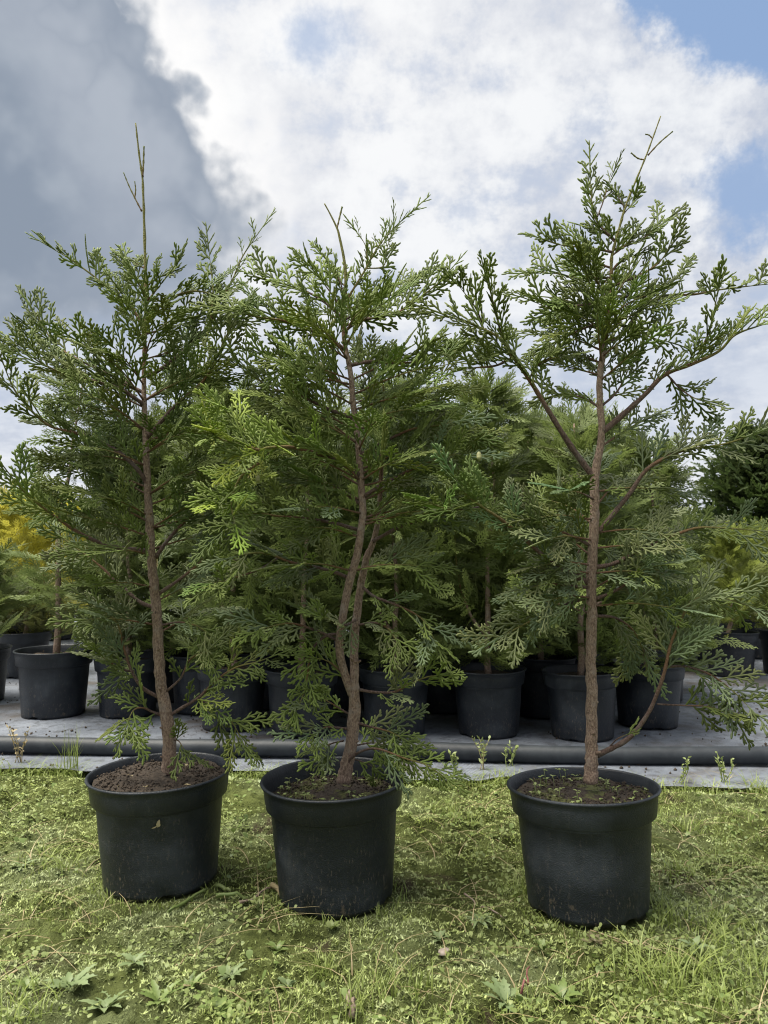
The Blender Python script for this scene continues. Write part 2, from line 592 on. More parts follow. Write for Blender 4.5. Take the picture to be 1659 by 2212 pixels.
def mat_fabric():
    m, t, b, out = material('woven_weed_fabric')
    geo = t.n('ShaderNodeNewGeometry')
    p = geo.outputs['Position']
    wv = t.n('ShaderNodeTexWave', wave_type='BANDS', bands_direction='X')
    t.link(p, wv.inputs[0]); wv.inputs['Scale'].default_value = 90.0; wv.inputs['Distortion'].default_value = 0.6
    wy = t.n('ShaderNodeTexWave', wave_type='BANDS', bands_direction='Y')
    t.link(p, wy.inputs[0]); wy.inputs['Scale'].default_value = 60.0; wy.inputs['Distortion'].default_value = 0.6
    n1 = t.noise(p, 5.0, 6, 0.65, 0.5)
    n2 = t.noise(p, 30.0, 5, 0.7)
    n3 = t.noise(p, 2.2, 5, 0.6, 0.5)
    c = t.mix(t.ss(n1, 0.3, 0.7), (0.15, 0.17, 0.21), (0.29, 0.32, 0.375))
    c = t.mix(t.m('MULTIPLY', t.ss(n2, 0.48, 0.62), 0.55), c, (0.065, 0.066, 0.068))
    c = t.mix(t.m('MULTIPLY', t.ss(n3, 0.50, 0.64), 0.8), c, (0.085, 0.066, 0.05))
    c = t.mix(t.m('MULTIPLY', wv.outputs['Fac'], 0.22), c, (0.05, 0.055, 0.065))
    t.link(c, b.inputs['Base Color'])
    b.inputs['Roughness'].default_value = 0.48
    bump(t, b, t.m('ADD', t.m('ADD', wv.outputs['Fac'], wy.outputs['Fac']), t.m('MULTIPLY', n2, 3.0)), 0.002, 0.7)
    return m


def mat_simple(name, c0, c1, scale, rough=0.7, bmp=0.002, spec=0.4):
    m, t, b, out = material(name)
    geo = t.n('ShaderNodeTexCoord')
    n = t.noise(geo.outputs['Object'], scale, 5, 0.65, 0.3)
    c = t.mix(t.ss(n, 0.3, 0.7), c0, c1)
    t.link(c, b.inputs['Base Color'])
    b.inputs['Roughness'].default_value = rough
    b.inputs['Specular IOR Level'].default_value = spec
    if bmp:
        bump(t, b, n, bmp, 0.8)
    return m


M_FOL = mat_foliage()
M_TRUNK = mat_bark('trunk_bark', (0.18, 0.115, 0.082), (0.44, 0.32, 0.235), (0.36, 0.295, 0.245), twig=True)
M_TWIG = mat_bark('branch_bark', (0.085, 0.05, 0.038), (0.19, 0.125, 0.095), (0.16, 0.13, 0.11), twig=True)
M_POT = mat_pot()
M_SOIL_A = mat_soil('brown_soil', (0.022, 0.0165, 0.012), (0.090, 0.068, 0.048), 0.0)
M_SOIL_B = mat_soil('dark_soil', (0.014, 0.010, 0.007), (0.055, 0.04, 0.028), 0.6)
M_GROUND = mat_ground()
M_MOSS = mat_moss()
M_FABRIC = mat_fabric()
M_GRASS = mat_leaf('grass_blades', (0.14, 0.20, 0.035), (0.36, 0.43, 0.12), 0.35)
M_STRAW = mat_leaf('dry_straw', (0.26, 0.20, 0.10), (0.46, 0.38, 0.22), 0.15)
M_WEED = mat_leaf('weed_leaves', (0.11, 0.165, 0.04), (0.22, 0.29, 0.09), 0.25, 0.45)
M_WEED2 = mat_leaf('grey_green_leaves', (0.13, 0.185, 0.07), (0.22, 0.28, 0.13), 0.2, 0.55)
M_SEED = mat_leaf('seedling_leaves', (0.15, 0.21, 0.05), (0.32, 0.37, 0.14), 0.3, 0.5)
M_PIPE = mat_simple('black_pipe_plastic', (0.014, 0.018, 0.023), (0.034, 0.040, 0.047), 14.0, 0.55, 0.002)
M_FIELD = mat_simple('field_grass', (0.13, 0.19, 0.03), (0.22, 0.28, 0.06), 0.6, 0.9, 0)
M_CONE = mat_simple('cone_scales', (0.20, 0.22, 0.08), (0.30, 0.29, 0.14), 90.0, 0.6, 0.001)
M_STONE = mat_simple('pebble_stone', (0.25, 0.20, 0.17), (0.42, 0.36, 0.32), 60.0, 0.85, 0.003)
M_WOOD = mat_simple('dead_wood', (0.16, 0.11, 0.08), (0.33, 0.27, 0.21), 120.0, 0.85, 0.002)
M_RED = mat_simple('red_stem', (0.17, 0.05, 0.055), (0.24, 0.11, 0.09), 60.0, 0.5, 0.001)

# ------------------------------------------------------------------ the setting
def axis_lines(fine0, fine1, step, far_lo, far_hi, n):
    a = np.arange(fine0, fine1 + step / 2, step)
    lo = fine0 - np.geomspace(step, fine0 - far_lo, n)[::-1]
    hi = fine1 + np.geomspace(step, far_hi - fine1, n)
    return np.concatenate([lo, a, hi])


def grid_faces(nx, ny):
    i, j = np.meshgrid(np.arange(nx - 1), np.arange(ny - 1), indexing='ij')
    a = (i * ny + j).ravel()
    return np.stack([a, a + ny, a + ny + 1, a + 1], 1)


gx = axis_lines(-1.5, 1.5, 0.0075, -600, 600, 22)
gy = axis_lines(0.55, 2.25, 0.0075, -300, 900, 22)
X, Y = np.meshgrid(gx, gy, indexing='ij')
Z = ground_z(X, Y)
far = np.clip((np.hypot(X, Y) - 9) / 3, 0, 1)
Z = Z * (1 - far) - 0.05 * far
tag(link('ground', np_mesh('ground', np.stack([X.ravel(), Y.ravel(), Z.ravel()], 1), grid_faces(*X.shape), M_GROUND)), kind='structure')

fx = np.concatenate([np.linspace(-9, -1.6, 30), np.linspace(-1.58, 1.58, 180), np.linspace(1.6, 9, 30)])
fv = np.concatenate([np.linspace(0, 1, 90)[:-1], np.linspace(1, 8.5, 90)])
X, V = np.meshgrid(fx, fv, indexing='ij')
Y = fabric_edge(X) + V * 0.9
Z = 0.006 + 0.007 * (fbm(X * 4, Y * 7, 3, 21) - 0.5) * np.clip(V * 4, 0.15, 1) + 0.004 * np.exp(-((V - 0.05) / 0.04) ** 2)
tag(link('ground_fabric', np_mesh('ground_fabric', np.stack([X.ravel(), Y.ravel(), Z.ravel()], 1), grid_faces(*X.shape), M_FABRIC)), kind='structure')

X, Y = np.meshgrid(np.linspace(-160, 160, 60), np.concatenate([np.linspace(9.7, 40, 40), np.linspace(44, 700, 30)]), indexing='ij')
Z = np.clip((Y - 9.7) * 0.045, 0, 1.75) + 0.15 * (fbm(X * 0.2, Y * 0.2, 3, 31) - 0.5) - 0.02
tag(link('field', np_mesh('field', np.stack([X.ravel(), Y.ravel(), Z.ravel()], 1), grid_faces(*X.shape), M_FIELD)), kind='structure')

# long pipe along the front of the fabric
p0, p1 = Vector((-4.5, 2.355, 0.031)), Vector((4.5, 1.905, 0.031))
pts = [p0.lerp(p1, i / 60) + Vector((0, 0.012 * math.sin(i * 0.31) + 0.006 * math.sin(i * 0.9), 0.002 * math.sin(i * 0.7))) for i in range(61)]
mb = MB(); mb.tube(pts, [0.0235] * 61, 20)
tag(mb.build('irrigation_pipe', M_PIPE), 'long dark plastic pipe lying along the edge of the grey ground fabric', 'pipe')


# ------------------------------------------------------------------ conifer sprays
def make_spray(rng, L, lod, flat, wmul=1.0):
    """one flat spray of scale foliage: axis along +X, in the XY plane"""
    mb = MB()
    nz = Vector((0, 0, 1))
    k1, k2 = rng.uniform(-1.2, 1.2), rng.uniform(-0.6, 0.6)
    droop, curl = rng.uniform(-1.2, 2.2), rng.uniform(-2.5, 2.5)

    def warp(p):
        x = p.x
        return Vector((x, p.y + k1 * x * x, p.z - droop * x * x + curl * p.y * p.y * 2.0))

    def twig(a, d, ln, w, bend, t0, seg, thick):
        pts, wid = [], []
        side = Vector((-d.y, d.x, 0))
        for i in range(seg + 1):
            u = i / seg
            pts.append(warp(a + d * (ln * u) + side * (bend * ln * u * u)))
            ww = w * (0.86 + 0.14 * ((i % 2) == 1))
            wid.append(ww * (0.46 if i == seg else (1.0 if i else 0.62)))
        if seg > 1:
            pts[-2] = pts[-2].lerp(pts[-1], 0.35)
        mb.strip(pts, wid, nz, thick, t0, min(1, t0 + 0.35), flat)

    w0 = (0.00178 if not flat else 0.0021) * wmul
    twig(Vector((0, 0, 0)), Vector((1, 0, 0)), L, w0 * 0.95, 0, 0.1, 9 if not flat else 4, 0.7)
    s = L * 0.10
    side = rng.choice((-1, 1))
    step = 0.0098 if lod == 0 else (0.0105 if lod == 1 else 0.020)
    while s < L * 0.97:
        u = s / L
        ln = L * 0.40 * (1 - u) ** 0.75 * min(1, u / 0.22 + 0.35) * rng.uniform(0.75, 1.15) + 0.007
        ang = math.radians(rng.uniform(33, 46)) * (1 - 0.25 * u)
        a = Vector((s, k2 * 0.0, 0))
        d = Vector((math.cos(ang), side * math.sin(ang), 0))
        bend = -side * rng.uniform(0.05, 0.3)
        twig(a, d, ln, w0 * 1.05, bend, 0.25 + 0.35 * u, (5 if ln > 0.03 else 3) if not flat else 2, 0.55)
        if ln > 0.013 and lod < 2:
            q = ln * 0.28
            sd2 = side
            st2 = 0.0068 if lod == 0 else 0.0085
            while q < ln * 0.93:
                uu = q / ln
                l2 = min(0.0155, ln * 0.34 * (1 - uu) + 0.0055) * rng.uniform(0.8, 1.15)
                a2 = a + d * q + Vector((-d.y, d.x, 0)) * (bend * ln * uu * uu)
                dd = d + Vector((-d.y, d.x, 0)) * (2 * bend * uu)
                an = math.radians(rng.uniform(34, 46)) * sd2
                d2 = Vector((dd.x * math.cos(an) - dd.y * math.sin(an), dd.x * math.sin(an) + dd.y * math.cos(an), 0)).normalized()
                twig(a2, d2, l2, w0 * 1.12, -sd2 * 0.15, 0.5 + 0.2 * u, 2 if not flat else 1, 0.5)
                if l2 > 0.0185 and lod == 0:
                    for z3 in (0.45, 0.68):
                        an3 = math.radians(36) * (1 if z3 < 0.5 else -1) * sd2
                        d3 = Vector((d2.x * math.cos(an3) - d2.y * math.sin(an3), d2.x * math.sin(an3) + d2.y * math.cos(an3), 0))
                        twig(a2 + d2 * l2 * z3, d3, l2 * 0.42, w0 * 1.05, 0, 0.7, 2, 0.5)
                q += st2 * rng.uniform(0.8, 1.2)
                sd2 = -sd2
        s += step * rng.uniform(0.8, 1.2)
        side = -side
    return mb


SPRAY_L = [0.075, 0.095, 0.115, 0.135]
NEAR_L = [0.030, 0.042, 0.055, 0.068, 0.082, 0.097, 0.112, 0.130]
SPRAYS = []                                   # near sprays: mesh data shared by all copies
SPRAY_NP = []
for i in range(40):
    L = NEAR_L[i % 8]
    mbs = make_spray(random.Random(100 + i), L, 0, False)
    me = mbs.mesh('foliage_spray', M_FOL)
    SPRAYS.append((L, me))
# sparse tips for long young shoots
SHOOTS = []
for i in range(6):
    rs = random.Random(300 + i)
    L = 0.045 + 0.012 * (i % 3)
    mbs = MB()
    a0 = Vector((0, 0, 0))
    def ribbed(a, d, ln, w, t0):
        n = max(3, int(ln / 0.004))
        pts = [a + d * (ln * k / n) for k in range(n + 1)]
        wid = [w * (1.15 if k % 2 else 0.8) * (0.35 if k == n else 1) for k in range(n + 1)]
        mbs.strip(pts, [q * 1.25 for q in wid], Vector((0, 0, 1)), 0.8, t0, t0 + 0.3)
    ribbed(a0, Vector((1, 0, 0)), L, 0.0011, 0.3)
    for k in range(2 + i % 3):
        s = L * (0.25 + 0.2 * k); sg = 1 if k % 2 else -1
        an = math.radians(rs.uniform(24, 34)) * sg
        ribbed(Vector((s, 0, 0)), Vector((math.cos(an), math.sin(an), 0)), L * (0.42 - 0.07 * k), 0.0011, 0.5)
    SHOOTS.append((L, mbs.mesh('foliage_spray', M_FOL)))


def np_of(mbs):
    v = np.array([tuple(p) for p in mbs.v])
    tri = []
    for f in mbs.f:
        tri.append((f[0], f[1], f[2]))
        if len(f) == 4:
            tri.append((f[0], f[2], f[3]))
    return v, np.array(tri), np.array(mbs.tip)


LIGHT1 = [(SPRAY_L[i % 4] * 1.15,) + np_of(make_spray(random.Random(500 + i), SPRAY_L[i % 4] * 1.15, 1, True)) for i in range(10)]
LIGHT2 = [(SPRAY_L[i % 4] * 1.15,) + np_of(make_spray(random.Random(600 + i), SPRAY_L[i % 4] * 1.15, 2, True, 3.2)) for i in range(6)]


def pick_spray(rng, target):
    best = min(range(8), key=lambda k: abs(NEAR_L[k] - target))
    L, me = SPRAYS[best + 8 * rng.randrange(5)]
    return L, me, min(1.15, max(0.85, target / L))


def frame(pos, d, nrm, sc):
    d = d.normalized()
    n = nrm - d * nrm.dot(d)
    if n.length < 1e-3:
        n = d.orthogonal()
    n.normalize()
    s = n.cross(d)
    m = Matrix(((d.x, s.x, n.x, pos.x), (d.y, s.y, n.y, pos.y), (d.z, s.z, n.z, pos.z), (0, 0, 0, 1)))
    return m @ Matrix.Diagonal((sc, sc, sc, 1))


def join_sprays(name, items, lib):
    """items: list of (matrix, index, var) joined into one foliage mesh"""
    V, F, T, A = [], [], [], []
    off = 0
    for (m, idx, var) in items:
        L, v, f, tp = lib[idx % len(lib)]
        mm = np.array(m)
        V.append(v @ mm[:3, :3].T + mm[:3, 3])
        F.append(f + off); T.append(tp); A.append(np.full(len(v), var))
        off += len(v)
    return np_mesh(name, np.concatenate(V), np.concatenate(F), M_FOL, True, np.concatenate(T), np.concatenate(A))


# ------------------------------------------------------------------ pots
def pot_parts(parent, rng, soil_mat, soil_h=0.172, sides=56, crumbs=900, scale=1.0):
    mb = MB()
    prof = [(0.060, 0.006), (0.089, 0.004), (0.0925, 0.0), (0.0935, 0.008), (0.0965, 0.05), (0.1005, 0.10), (0.1040, 0.1525), (0.1055, 0.1555), (0.106, 0.1570)]
    mb.lathe(prof, sides)
    # drainage notches round the foot
    for i, (r, z) in enumerate(prof):
        if i in (1, 2, 3):
            for k in range(sides):
                if (k % 14) in (0, 1):
                    q = mb.v[i * sides + k]
                    q.z = max(q.z, 0.0065) if i < 3 else 0.0085
                    if i == 2:
                        q.x *= 0.985; q.y *= 0.985
    pot = mb.build('pot', M_POT, parent)
    rb = MB()
    rb.lathe([(0.1062, 0.1568), (0.1105, 0.1555), (0.1120, 0.1570), (0.1150, 0.185), (0.1165, 0.1945), (0.1195, 0.1962), (0.1205, 0.1985),
              (0.1195, 0.2008), (0.1165, 0.2010), (0.1145, 0.1985), (0.1125, 0.185), (0.1055, 0.1575), (0.1040, 0.150)], sides)
    rim = rb.build('rim', M_POT, pot)
    # soil: uneven disc with crumbs
    sb = MB()
    nr, na = 12, 40
    off = rng.uniform(0, 50)
    for i in range(nr + 1):
        r = 0.1085 * i / nr
        for k in range(na):
            a = 2 * math.pi * k / na
            x, y = r * math.cos(a), r * math.sin(a)
            z = soil_h + 0.016 * (float(fbm(np.array(x * 34 + off), np.array(y * 34), 3, 4)) - 0.5) + 0.006 * (1 - i / nr)
            sb.v.append(Vector((x, y, z))); sb.tip.append(0); sb.var.append(0.2)
    for i in range(nr):
        for k in range(na):
            k2 = (k + 1) % na
            sb.f.append((i * na + k, i * na + k2, (i + 1) * na + k2, (i + 1) * na + k))
    for c in range(crumbs):
        r, a = 0.104 * math.sqrt(rng.random()), rng.uniform(0, 6.283)
        p = Vector((r * math.cos(a), r * math.sin(a), 0))
        p.z = soil_h + 0.016 * (float(fbm(np.array(p.x * 34 + off), np.array(p.y * 34), 3, 4)) - 0.5) + 0.004
        s = rng.uniform(0.0007, 0.0030)
        b0 = len(sb.v)
        vv = rng.random()
        for dx in ((1, 0, 0), (-1, 0, 0), (0, 1, 0), (0, -1, 0), (0, 0, 1), (0, 0, -1)):
            sb.v.append(p + Vector([q * s * rng.uniform(0.4, 1.5) for q in dx])); sb.tip.append(0); sb.var.append(vv)
        for f in ((0, 2, 4), (2, 1, 4), (1, 3, 4), (3, 0, 4), (2, 0, 5), (1, 2, 5), (3, 1, 5), (0, 3, 5)):
            sb.f.append(tuple(b0 + q for q in f))
    soil = sb.build('soil', soil_mat, pot)
    return pot, rim, soil


# ------------------------------------------------------------------ the three front plants
class Tree:
    def __init__(s, name_label, xy, roll, trunk_px, trunk_r, soil_mat, soil_h, tint, seed):
        s.rng = random.Random(seed)
        s.Y = xy[1]
        pz, ph = POT_Z[POT_XY.index(xy)]
        s.root = empty('potted_conifer', (xy[0], xy[1], pz))
        tag(s.root, name_label, 'potted conifer', 'three potted conifers standing on the moss')
        pot, rim, soil = pot_parts(s.root, s.rng, soil_mat, soil_h)
        pot.rotation_euler = roll
        pot.scale = (1, 1, ph)
        s.origin = Vector((xy[0], xy[1], pz))
        s.tint = tint
        s.trunk = crom([at(x, y, s.Y + (dy if len(q) else 0)) for (x, y, dy, *q) in [(a[0], a[1], a[2] if len(a) > 2 else 0, 1) for a in trunk_px]], 5)
        n = len(s.trunk)
        rr = []
        for i in range(n):
            u = i / (n - 1) * (len(trunk_r) - 1)
            k = min(int(u), len(trunk_r) - 2)
            rr.append((0.80 if xy is POT_XY[1] else 0.88) * (trunk_r[k] + (trunk_r[k + 1] - trunk_r[k]) * (u - k)))
        rr = [r * (1.3 if (r < 0.0034 and i % 3 == 0) else 1.0) for i, r in enumerate(rr)]
        mb = MB()
        loc = [p - s.origin for p in s.trunk]
        dz = [Vector((s.rng.uniform(-1, 1), s.rng.uniform(-1, 1), 0)) * rr[i] * 0.12 for i in range(n)]
        mb.tube([p + d for p, d in zip(loc, dz)], rr, 14, tips=[min(0.85, max(0, (0.0052 - r) / 0.0032)) for r in rr], bump=0.10, rnd=s.rng)
        s.trunk_r = rr
        mb.build('trunk', M_TRUNK, s.root)
        for k in range(7):
            i = s.rng.randrange(3, int(n * 0.45))
            a = s.rng.uniform(math.pi, 2 * math.pi)
            d = Vector((math.cos(a), math.sin(a), s.rng.uniform(0.2, 0.9))).normalized()
            q = loc[i] + d * rr[i] * 0.7
            sb = MB(); ln = s.rng.uniform(0.004, 0.012); r_ = s.rng.uniform(0.0013, 0.0026)
            sb.tube([q, q + d * ln * 0.6, q + d * ln], [r_ * 1.5, r_, r_ * 0.7], 7, tips=[0, 0, 0])
            sb.build('twig_stub', M_TRUNK, s.root)
        s.sprays = []          # (world matrix, mesh, colour, branch object, size)

    def trunk_at(s, z):
        best = min(range(len(s.trunk)), key=lambda i: abs(s.trunk[i].z - z))
        return s.trunk[best], s.trunk_r[best]

    def leader(s, px, r0, r1, dy=0.0, tint=None):
        pts = crom([at(x, y, s.Y + dy) for (x, y) in px], 6)
        n = len(pts)
        mb = MB()
        rad = [(r0 + (r1 - r0) * i / (n - 1)) * (1.25 if i % 3 == 0 else 0.9) for i in range(n)]
        mb.tube([p - s.origin for p in pts], rad, 6, tips=[0.55 + 0.45 * i / (n - 1) for i in range(n)])
        return mb.build('shoot', M_TWIG, s.root)

    def branch(s, px, dy=0.0, r0=0.0035, size=1.0, start=0.25, gap=0.021, tint=None, lift=0.0, face=None, age=0.0, world=None, thin=False, end_shoot=False):
        rng = s.rng
        if world is None:
            n = len(px)
            raw = []
            for i, (x, y) in enumerate(px):
                t = i / (n - 1)
                raw.append(at(x, y, s.Y + dy * (max(t, 0.75) if len(px) == 4 and abs(dy) > 0.2 else t ** 1.15)))
            pts = crom(raw, 6)
        else:
            pts = world
        # start inside the trunk
        n = len(pts)
        seglen = [0.0]
        for a, b in zip(pts, pts[1:]):
            seglen.append(seglen[-1] + (b - a).length)
        total = seglen[-1]
        mb = MB()
        rad = [r0 * (1 - 0.80 * seglen[i] / total) * (1 + 0.12 * rng.uniform(-1, 1)) for i in range(n)]
        mb.tube([p - s.origin for p in pts], rad, 7, tips=[min(1, age + (1 - age) * seglen[i] / total) for i in range(n)])
        bo = mb.build('branch', M_TWIG, s.root)
        main = (pts[-1] - pts[0]).normalized()
        if face is None:
            face = Vector((rng.uniform(-0.35, 0.35), -rng.uniform(0.25, 0.95), rng.uniform(0.15, 0.8)))
        nb = face.normalized()
        c = s.tint if tint is None else tint
        pos = total * start
        side = rng.choice((-1, 1))
        while pos < total * 0.985:
            i = max(k for k in range(n) if seglen[k] <= pos + 1e-9)
            i = min(i, n - 2)
            f = (pos - seglen[i]) / max(1e-6, seglen[i + 1] - seglen[i])
            p = pts[i].lerp(pts[i + 1], f)
            d = (pts[i + 1] - pts[i]).normalized()
            u = pos / total
            nn = (nb + Vector([rng.uniform(-0.9, 0.9) for _ in range(3)])).normalized()
            sv = nn.cross(d).normalized() * side
            dirv = (d * rng.uniform(0.65, 1.0) + sv * rng.uniform(0.55, 0.95) + Vector((0, 0, lift + (0.62 if p.z > 0.85 else 0.36 if p.z > 0.62 else 0.06) + rng.uniform(-0.15, 0.2)))).normalized()
            if thin and u > 0.5:
                L, me = rng.choice(SHOOTS); sc = rng.uniform(0.7, 1.0) * max(0.75, size)
            else:
                L, me, sc = pick_spray(rng, (0.074 * size + 0.004) * (1.35 if p.z < 0.46 else 1.0) * rng.uniform(0.55, 1.3) * (0.55 + 0.55 * math.sin(math.pi * min(1, 0.22 + 0.64 * u))))
            cc = tuple(a + (b - a) * min(1, 0.15 + 0.7 * u + rng.uniform(0, 0.3)) for a, b in zip(MIDG, c)) if c is YOUNG else c
            s.add(p, dirv, nn, sc, me, L, cc, bo)
            pos += 0.57 * gap * rng.uniform(0.6, 1.4)
            side = -side
        d = (pts[-1] - pts[-3]).normalized()
        if end_shoot or thin:
            L, me = rng.choice(SHOOTS); s.add(pts[-1] - d * 0.004, d, nb, 0.9, me, L, c, bo)
        else:
            L, me, sc = pick_spray(rng, 0.085 * size); s.add(pts[-1] - d * 0.01, d, nb, sc, me, L, c, bo)
        return bo

    def add(s, p, d, nrm, sc, me, L, c, bo):
        k = s.rng.uniform(0.8, 1.2)
        h = s.rng.uniform(-0.12, 0.12)
        col = (c[0] * k * (1 + h), c[1] * k, c[2] * k * (1 - h), 1)
        s.sprays.append((frame(p, d, nrm, sc), me, col, bo, L * sc))

    def extra(s, z0, z1, n, reach, az0, az1, size=0.85, tint=None, rise=0.35, gap=0.026, start=0.3):
        """short side branches from the trunk; azimuth 0 is to the right, 90 to the back"""
        rng = s.rng
        for i in range(n):
            z = z0 + (z1 - z0) * (i + rng.random()) / n
            p, r = s.trunk_at(z)
            a = math.radians(rng.uniform(az0, az1))
            ln = reach * rng.uniform(0.7, 1.1)
            e = p + Vector((math.cos(a) * ln, math.sin(a) * ln, ln * rng.uniform(0.2, 0.9) * rise * 1.6))
            mid = p.lerp(e, 0.5) + Vector((rng.uniform(-0.01, 0.01), 0, ln * 0.05))
            f = Vector((rng.uniform(-0.5, 0.5), rng.uniform(-0.9, 0.2), rng.uniform(0.2, 0.9)))
            s.branch(None, world=crom([p, mid, e], 5), r0=0.0019, size=size, start=0.12, gap=gap, tint=tint, face=f, age=0.35)

    def finish(s):
        s.sprays.sort(key=lambda q: -q[4] / max(0.5, q[0].translation.y))
        for (m, me, col, bo, sz) in s.sprays[:300]:
            o = bpy.data.objects.new('foliage_spray', me)
            COL.objects.link(o)
            o.parent = bo
            o.matrix_local = Matrix.Translation(-s.origin) @ m
            o.color = col
        rest = s.sprays[300:]
        if rest:
            V, F, T, A = [], [], [], []
            off = 0
            for (m, me, col, bo, sz) in rest:
                nv = len(me.vertices)
                co = np.empty(nv * 3, np.float32); me.vertices.foreach_get('co', co)
                co = co.reshape(-1, 3)
                me.calc_loop_triangles()
                tr = np.empty(len(me.loop_triangles) * 3, np.int32); me.loop_triangles.foreach_get('vertices', tr)
                tp = np.empty(nv, np.float32); me.attributes['tip'].data.foreach_get('value', tp)
                mm = np.array(Matrix.Translation(-s.origin) @ m)
                V.append(co @ mm[:3, :3].T + mm[:3, 3]); F.append(tr.reshape(-1, 3) + off); T.append(tp)
                A.append(np.full(nv, s.rng.random())); off += nv
            o = link('small_foliage', np_mesh('small_foliage', np.concatenate(V), np.concatenate(F), M_FOL, True, np.concatenate(T), np.concatenate(A)), s.root)
            o.color = (*s.tint, 1)
            tag(o, kind='stuff')
        print('sprays', len(s.sprays))


DEEP = (0.165, 0.215, 0.058)
BLUISH = (0.215, 0.262, 0.125)
MIDG = (0.205, 0.270, 0.066)
YOUNG = (0.31, 0.40, 0.06)
BROWN = (0.22, 0.11, 0.06)
TOPG = (0.180, 0.236, 0.060)

# --- left plant
tl = Tree('tall potted conifer with a long bare leader, left of the three front pots', POT_XY[0], (0, math.radians(-1.5), 0.3),
          [(362, 1668), (367, 1638), (362, 1560), (348, 1480), (343, 1405), (338, 1315), (331, 1242), (326, 1187), (322, 1114), (319, 1053), (314, 930), (311, 850),
           (312, 760), (314, 700), (316, 640), (314, 580), (311, 470), (308, 390), (300, 330), (293, 266)],
          [0.0145, 0.0135, 0.0125, 0.0108, 0.0102, 0.0098, 0.0092, 0.0085, 0.008, 0.0072, 0.006, 0.0048, 0.004, 0.0034, 0.003, 0.0027, 0.0023, 0.002, 0.0017, 0.0013],
          M_SOIL_A, 0.187, DEEP, 21)
tl.branch([(320, 1053), (302, 1020), (255, 976), (180, 940), (109, 921), (62, 881), (29, 838), (5, 780)], -0.06, 0.0042, 0.9, 0.2, thin=False)
tl.branch([(325, 1190), (240, 1180), (171, 1151), (102, 1103), (50, 1060), (2, 1000)], -0.14, 0.0042, 0.95, 0.25, tint=MIDG)
tl.branch([(312, 875), (291, 860), (255, 838), (204, 823), (145, 809), (90, 785), (35, 745)], -0.08, 0.004, 0.95, 0.15)
tl.branch([(312, 850), (240, 810), (182, 783), (120, 745), (87, 692), (58, 650)], 0.06, 0.0032, 0.9, 0.3, end_shoot=True)
tl.branch([(312, 720), (291, 674), (269, 649), (236, 627), (204, 598), (153, 561), (107, 533)], -0.03, 0.003, 0.6, 0.1, gap=0.019, end_shoot=True, age=0.5)
tl.branch([(316, 815), (346, 798), (375, 776), (418, 740), (455, 696), (473, 656), (502, 605), (524, 554), (559, 502)], 0.05, 0.0038, 0.72, 0.2, end_shoot=True, thin=True)
tl.branch([(316, 675), (364, 649), (393, 634), (437, 630), (480, 650), (520, 690)], -0.04, 0.0028, 0.75, 0.12, age=0.5)
tl.branch([(318, 945), (364, 892), (393, 863), (429, 834), (458, 794), (491, 721), (509, 689)], -0.08, 0.004, 0.9, 0.2)
tl.branch([(455, 690), (460, 640), (456, 585), (451, 540)], 0.02, 0.0018, 0.5, 0.1, end_shoot=True, age=0.6)
tl.branch([(314, 640), (300, 615), (280, 585), (272, 555)], 0.03, 0.0016, 0.55, 0.1, age=0.6)
tl.branch([(315, 620), (340, 600), (372, 590), (385, 565)], -0.02, 0.0016, 0.55, 0.1, age=0.6)
tl.branch([(335, 1205), (360, 1170), (386, 1140), (420, 1105), (445, 1070)], 0.08, 0.0042, 0.9, 0.35, tint=BLUISH)
tl.branch([(340, 1285), (386, 1253), (422, 1224), (447, 1198), (470, 1155)], 0.03, 0.0036, 0.8, 0.45, tint=BLUISH)
tl.branch([(343, 1352), (386, 1344), (425, 1352), (455, 1373)], -0.02, 0.0022, 0.6, 0.15, tint=BLUISH, lift=-0.15)
tl.branch([(334, 1312), (302, 1300), (255, 1260), (218, 1224), (160, 1180), (120, 1150)], 0.05, 0.0036, 0.85, 0.3, tint=BLUISH)
tl.branch([(346, 1508), (309, 1486), (284, 1449), (266, 1395), (255, 1351), (225, 1320), (192, 1296)], -0.03, 0.0036, 0.72, 0.2, tint=BLUISH)
tl.branch([(290, 1450), (262, 1445), (230, 1425), (205, 1405)], -0.04, 0.002, 0.65, 0.1, tint=BLUISH)
tl.branch([(360, 1550), (400, 1525), (429, 1507), (466, 1471), (509, 1442), (555, 1430), (590, 1417)], -0.05, 0.0034, 0.68, 0.2, tint=MIDG)
tl.branch([(400, 1525), (429, 1511), (466, 1533), (502, 1562), (524, 1605)], -0.07, 0.0026, 0.62, 0.1, tint=MIDG, lift=-0.15)
tl.branch([(358, 1548), (330, 1538), (309, 1529), (288, 1535), (272, 1570)], -0.05, 0.0026, 0.7, 0.2, tint=MIDG)
tl.branch([(352, 1500), (390, 1465), (410, 1425), (445, 1410), (460, 1440)], -0.04, 0.0024, 0.62, 0.3, tint=BLUISH)
tl.branch([(365, 1600), (385, 1600), (400, 1625)], -0.03, 0.0015, 0.45, 0.2, tint=MIDG)
tl.extra(0.62, 0.96, 9, 0.15, -150, -30, 0.85, rise=0.3)
tl.extra(0.60, 0.98, 8, 0.17, 20, 160, 0.85)
tl.extra(0.58, 0.86, 8, 0.16, 160, 210, 0.95)
tl.extra(0.58, 0.84, 6, 0.14, -30, 30, 0.95)
tl.extra(0.96, 1.08, 5, 0.07, 0, 360, 0.55, rise=0.7)
tl.extra(0.42, 0.60, 4, 0.15, 20, 160, 0.85, tint=BLUISH)
tl.extra(0.42, 0.62, 3, 0.14, 190, 250, 0.7, tint=BLUISH, rise=0.1)
tl.leader([(306, 456), (291, 427), (278, 400), (267, 373)], 0.0016, 0.001)
tl.leader([(291, 428), (293, 410), (291, 392)], 0.0013, 0.001)
